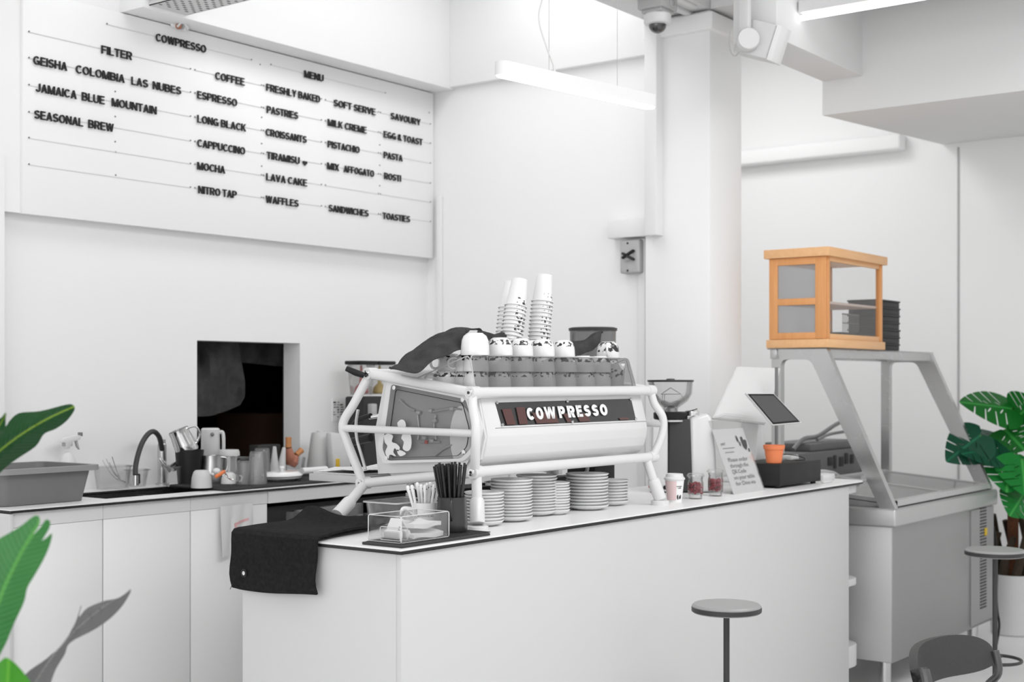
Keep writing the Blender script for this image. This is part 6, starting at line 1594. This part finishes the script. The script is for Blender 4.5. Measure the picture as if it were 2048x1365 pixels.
# chair
d = 4.15
cp_ = PD(1905, 1310, d); chx = thing('dining_chair', 'dark chair with a curved padded back at the lower right, before the freezer', 'chair', (cp_.x, cp_.y, 0))
CHM = mat('chair_dark', g(.038), .5, bump=.3, bscale=300); CHF = mat('chair_frame', g(.10), .35, metal=.6)
bl = PD(1824, 1345, d - .02); br = PD(1972, 1322, d + .24)
ux = (Vector((br.x - bl.x, br.y - bl.y, 0))); wd = ux.length; ux.normalize(); uy = Vector((-ux.y, ux.x, 0))
if uy.dot(Vector((FX, FY, 0))) < 0: uy = -uy
c0b = (bl + br) / 2; ztop = PD(1905, 1284, d + .1).z
def chp(a, b, z): return Vector((c0b.x, c0b.y, 0)) + ux * (a * wd / 2) + uy * b + Vector((0, 0, z))
rows = []
for i in range(11):
    f = i / 10.; r_ = []
    for j in range(31):
        s_ = -math.cos(math.pi * j / 30.)
        e_ = max(0., 1 - abs(s_) ** 4.5)
        hb, ht = ztop - .128, ztop - .002
        hh_ = (ht - hb) / 2 * max(.12, math.sqrt(e_)); cz_ = (hb + ht) / 2 + .013 * s_ - .008 * s_ * s_
        z = cz_ + hh_ * (2 * f - 1)
        r_.append(chp(s_ * 1.02, -.085 * (s_ * s_) + .05 + .02 * (f - .5), z))
    rows.append(r_)
MB().grid(rows, .026).build('backrest', CHM, chx)
zs = .45
MB().prism([tuple(chp(a, b, 0)[:2]) for a, b in roundpoly([(-.98, -.40), (.98, -.40), (.92, .02), (-.92, .02)], .12)], 'Z', zs - .035, zs, .012).build('seat', CHM, chx)
for s_ in (-1, 1):
    MB().tube(crom([chp(s_ * .98, -.035, ztop - .05), chp(s_ * .99, -.045, ztop - .12), chp(s_ * .96, .0, .62), chp(s_ * .96, .02, zs - .02), chp(s_ * 1.0, .06, .01)], 6), .012, 12).build('leg', CHF, chx)
    MB().tube([chp(s_ * .94, -.36, zs - .03), chp(s_ * 1.0, -.42, .01)], .012, 12).build('leg', CHF, chx)
# steel hook cap at the left of the backrest
MB().tube(crom([chp(-1.02, -.045, ztop - .055), chp(-1.05, -.06, ztop - .10), chp(-1.03, -.06, ztop - .20)], 5), .016, 10).build('back_bracket', CHF, chx)
# ------------------------------------------------------------------ plants
def pip(p, P):
    x, y = p; c = False; n = len(P)
    for i in range(n):
        x0, y0 = P[i]; x1, y1 = P[i - 1]
        if (y0 > y) != (y1 > y) and x < (x1 - x0) * (y - y0) / (y1 - y0) + x0: c = not c
    return c
def blade(outline, mapf, uvf, holes=(), step=.05, th=.0016):
    """leaf blade: 2D outline (and holes) filled with small triangles, bent into space by mapf"""
    loops = [list(outline)] + [list(h) for h in holes]; V = []; E_ = []
    for L_ in loops:
        s0 = len(V); n = len(L_); V += L_; E_ += [(s0 + i, s0 + (i + 1) % n) for i in range(n)]
    xs = [p[0] for p in outline]; ys = [p[1] for p in outline]
    y = min(ys) + step / 2; k = 0
    while y < max(ys):
        x = min(xs) + step / 2 + (step / 2 if k % 2 else 0)
        while x < max(xs):
            if pip((x, y), outline) and not any(pip((x, y), h) for h in holes): V.append((x, y))
            x += step
        y += step * .87; k += 1
    r = delaunay_2d_cdt([Vector(p) for p in V], E_, [], 0, 1e-6)
    P2, F2 = r[0], r[2]
    t = bmesh.new(); uvl = t.loops.layers.uv.new('UVMap'); bv = [t.verts.new(mapf(p[0], p[1])) for p in P2]
    t.verts.ensure_lookup_table(); fs = []
    for f in F2:
        c = (sum(P2[i][0] for i in f) / len(f), sum(P2[i][1] for i in f) / len(f))
        if not pip(c, outline) or any(pip(c, h) for h in holes): continue
        try: fc = t.faces.new([bv[i] for i in f])
        except ValueError: continue
        for l, i in zip(fc.loops, f): l[uvl].uv = uvf(P2[i][0], P2[i][1])
        fs.append(fc)
    for v in [v for v in t.verts if not v.link_faces]: t.verts.remove(v)
    bmesh.ops.recalc_face_normals(t, faces=t.faces)
    r = bmesh.ops.solidify(t, geom=list(t.faces), thickness=th)
    m = MB(); return m._merge(t)
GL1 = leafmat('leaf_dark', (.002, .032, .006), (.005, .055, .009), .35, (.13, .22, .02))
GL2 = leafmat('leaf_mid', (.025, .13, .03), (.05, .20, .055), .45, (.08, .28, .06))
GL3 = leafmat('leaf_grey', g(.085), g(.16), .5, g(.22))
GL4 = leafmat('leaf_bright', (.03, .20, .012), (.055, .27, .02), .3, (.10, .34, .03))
STEM = mat('leaf_stalk', (.05, .17, .03), .5)
pbase = Vector((1.42, 2.40, 0))
bop = thing('bird_of_paradise_plant', 'tall broad-leaved plant in a pot reaching in at the left edge', 'plant', pbase)
def bop_leaf(outline, mid, d0, slope, fold, m, name='leaf', curve=0.):
    """outline and midrib in picture pixels; the blade lies at distance d0, deepening by slope per pixel along x, folded about the midrib"""
    out = [tuple(p) for p in crom([(a, b, 0) for a, b in outline + outline[:1]], 4)][:-1]; out = [(p[0], p[1]) for p in out]
    a, b = Vector(mid[0]), Vector(mid[-1]); dr = (b - a); L_ = dr.length; dr.normalize(); pr = Vector((-dr.y, dr.x))
    def loc(x, y): q = Vector((x, y)) - a; return q.dot(dr), q.dot(pr) - midoff(q.dot(dr))
    def midoff(s_):
        if len(mid) < 3: return 0.
        c = Vector(mid[1]) - a; sc_ = c.dot(dr); oc = c.dot(pr); f = s_ / L_
        return oc * 4 * f * (1 - f) if 0 < f < 1 else 0.
    hwid = max(abs(loc(*p)[1]) for p in out)
    def mapf(x, y):
        s_, v_ = loc(x, y)
        d = d0 + slope * (x - a.x) + fold * abs(v_) / hwid + curve * (s_ / L_) ** 2
        return PD(x, y, d)
    def uvf(x, y): s_, v_ = loc(x, y); return (s_ / L_, v_ / hwid)
    o = blade(out, mapf, uvf, step=12.).build(name, m, bop, smooth=60)
    return mapf
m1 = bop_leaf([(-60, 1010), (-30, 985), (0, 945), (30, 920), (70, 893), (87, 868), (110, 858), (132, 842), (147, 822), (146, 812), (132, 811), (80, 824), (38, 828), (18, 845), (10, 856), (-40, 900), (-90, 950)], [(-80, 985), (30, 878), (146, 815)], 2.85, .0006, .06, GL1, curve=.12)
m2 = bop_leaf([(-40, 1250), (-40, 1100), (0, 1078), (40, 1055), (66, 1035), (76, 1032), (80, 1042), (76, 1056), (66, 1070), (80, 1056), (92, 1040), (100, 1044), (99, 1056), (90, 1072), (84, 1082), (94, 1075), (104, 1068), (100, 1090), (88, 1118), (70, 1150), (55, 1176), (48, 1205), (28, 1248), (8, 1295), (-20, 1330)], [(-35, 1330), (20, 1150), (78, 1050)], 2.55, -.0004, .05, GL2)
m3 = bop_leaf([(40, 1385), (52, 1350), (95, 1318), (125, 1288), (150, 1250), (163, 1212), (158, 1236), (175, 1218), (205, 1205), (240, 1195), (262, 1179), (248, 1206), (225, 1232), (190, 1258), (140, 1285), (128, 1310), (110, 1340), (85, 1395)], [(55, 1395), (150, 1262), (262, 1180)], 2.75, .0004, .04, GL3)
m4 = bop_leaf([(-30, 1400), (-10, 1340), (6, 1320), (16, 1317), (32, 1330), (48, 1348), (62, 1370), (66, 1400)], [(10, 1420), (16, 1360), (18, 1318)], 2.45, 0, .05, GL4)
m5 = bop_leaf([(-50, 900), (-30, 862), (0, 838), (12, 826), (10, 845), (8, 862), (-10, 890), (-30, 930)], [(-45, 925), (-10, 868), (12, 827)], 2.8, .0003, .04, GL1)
for mf, p in ((m1, (-75, 980)), (m2, (-35, 1325)), (m3, (55, 1390)), (m4, (12, 1405)), (m5, (-42, 920))):
    tip = mf(*p)
    MB().tube(crom([tip, tip * .75 + Vector((pbase.x, pbase.y, tip.z - .1)) * .25, Vector((pbase.x, pbase.y, .75)) + (tip - pbase) * .08, pbase + Vector((0, 0, .35))], 8), .011, 10).build('stalk', STEM, bop)
MB().lathe([(0, 0), (.15, 0), (.19, .36), (.20, .38), (.18, .38), (.165, .33), (0, .33)], pbase, 36).build('pot', mat('pot_white', g(.7), .5), bop)

# monstera behind the freezer
mp_ = PD(2026, 1210, 8.75); mp_.z = 0; mp_.x = min(mp_.x, XR - .28)
mo = thing('monstera_plant', 'monstera plant with split green leaves in a white pot behind the freezer', 'plant', mp_)
MB().lathe([(0, 0), (.125, 0), (.135, .01), (.15, .36), (.155, .385), (.14, .385), (.13, .34), (0, .34)], mp_, 36).build('pot', mat('pot_pale', g(.62), .5, bump=.1, bscale=40), mo)
BARK = mat('trunk_brown', (.035, .022, .012), .9, bump=.8, bscale=60, var=.5, vscale=30)
random.seed(12)
m = MB()
for i in range(9):
    a = i * .7; e = Vector((mp_.x + .10 * math.cos(a), mp_.y + .10 * math.sin(a), .33)); q = Vector((mp_.x + .06 * math.cos(a + .5), mp_.y + .14 * math.sin(a + .5), .62 + .2 * random.random()))
    m.tube(crom([e, (e + q) / 2 + Vector((.03 * math.cos(a), .03 * math.sin(a), 0)), q], 5), [.034 - .016 * j / 10 for j in range(11)], 8)
m.build('trunk', BARK, mo)
MB().tube([(mp_.x, mp_.y, .33), (mp_.x, mp_.y, .98)], .034, 14).build('moss_pole', mat('moss_brown', (.11, .035, .012), .95, bump=.9, bscale=120, var=.4, vscale=50), mo)
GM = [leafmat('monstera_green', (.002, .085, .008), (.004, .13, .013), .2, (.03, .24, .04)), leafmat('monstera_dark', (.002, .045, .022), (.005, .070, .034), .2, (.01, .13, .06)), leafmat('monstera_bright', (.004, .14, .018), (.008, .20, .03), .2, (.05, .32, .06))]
def mon_outline(slits=4, depth=.66):
    """heart-shaped leaf, stalk at (0,0), tip at (1,0); slits cut from the margin towards the midrib"""
    def half(f): # half width along the leaf, f from -0.18 (lobe behind the stalk) to 1
        g_ = max(0., min(1., (f + .20) / 1.20))
        return .50 * math.sin(math.pi * g_ ** .62) ** .75 if 0 < g_ < 1 else 0.
    up = [(0, .0)]; fs = [-.2 + 1.2 * i / 60. for i in range(1, 60)]
    cuts = [.12 + .76 * (i + .5) / slits for i in range(slits)]
    seq = [(-.10, .05)]
    for f in fs:
        w_ = half(f); 
        for c in cuts:
            if abs(f - c) < .011: 
                x_in = c - .10
                seq += [(f - .012, w_), (x_in + .03, w_ * (1 - depth) * .8), (x_in + .045, w_ * (1 - depth) * .72), (f + .018, half(f + .018))]
                break
        else: seq.append((f, w_))
    return [(0, .012)] + seq + [(1.0, 0)] + [(x, -y) for x, y in reversed(seq)] + [(0, -.012)]
OUTL = mon_outline()
HOLES = []
for c in (.22, .46):
    for s_ in (1, -1):
        HOLES.append([(c + .016 * math.cos(a) + .045 * math.sin(a), s_ * (.105 + .055 * math.sin(a))) for a in [2 * math.pi * i / 10 for i in range(10)]])
def mon_leaf(base, tip, width, nrm_, m, droop=.10, fold=.06, holes=True):
    base, tip = Vector(base), Vector(tip); u = tip - base; L_ = u.length; u.normalize()
    v_ = Vector(nrm_).cross(u).normalized(); n_ = u.cross(v_).normalized()
    def mapf(x, y): return base + u * (x * L_) + v_ * (y * width) + n_ * (-fold * width * abs(y) * 2 - droop * L_ * max(0, x) ** 2 * .6 - droop * width * (y * 2) ** 2 * .4)
    blade(OUTL, mapf, lambda x, y: (x, y / .5), HOLES if holes else (), .07, .002).build('leaf', m, mo, smooth=60)
    c = mp_ + Vector((0, 0, .80))
    MB().tube(crom([base, (base + c) / 2 + Vector((0, 0, .06)), c], 6), .008, 8).build('stalk', STEM, mo)
D = 8.55
cf = Vector((-FX, -FY, 0)); rg = Vector((RX, RY, 0)); upz = Vector((0, 0, 1))
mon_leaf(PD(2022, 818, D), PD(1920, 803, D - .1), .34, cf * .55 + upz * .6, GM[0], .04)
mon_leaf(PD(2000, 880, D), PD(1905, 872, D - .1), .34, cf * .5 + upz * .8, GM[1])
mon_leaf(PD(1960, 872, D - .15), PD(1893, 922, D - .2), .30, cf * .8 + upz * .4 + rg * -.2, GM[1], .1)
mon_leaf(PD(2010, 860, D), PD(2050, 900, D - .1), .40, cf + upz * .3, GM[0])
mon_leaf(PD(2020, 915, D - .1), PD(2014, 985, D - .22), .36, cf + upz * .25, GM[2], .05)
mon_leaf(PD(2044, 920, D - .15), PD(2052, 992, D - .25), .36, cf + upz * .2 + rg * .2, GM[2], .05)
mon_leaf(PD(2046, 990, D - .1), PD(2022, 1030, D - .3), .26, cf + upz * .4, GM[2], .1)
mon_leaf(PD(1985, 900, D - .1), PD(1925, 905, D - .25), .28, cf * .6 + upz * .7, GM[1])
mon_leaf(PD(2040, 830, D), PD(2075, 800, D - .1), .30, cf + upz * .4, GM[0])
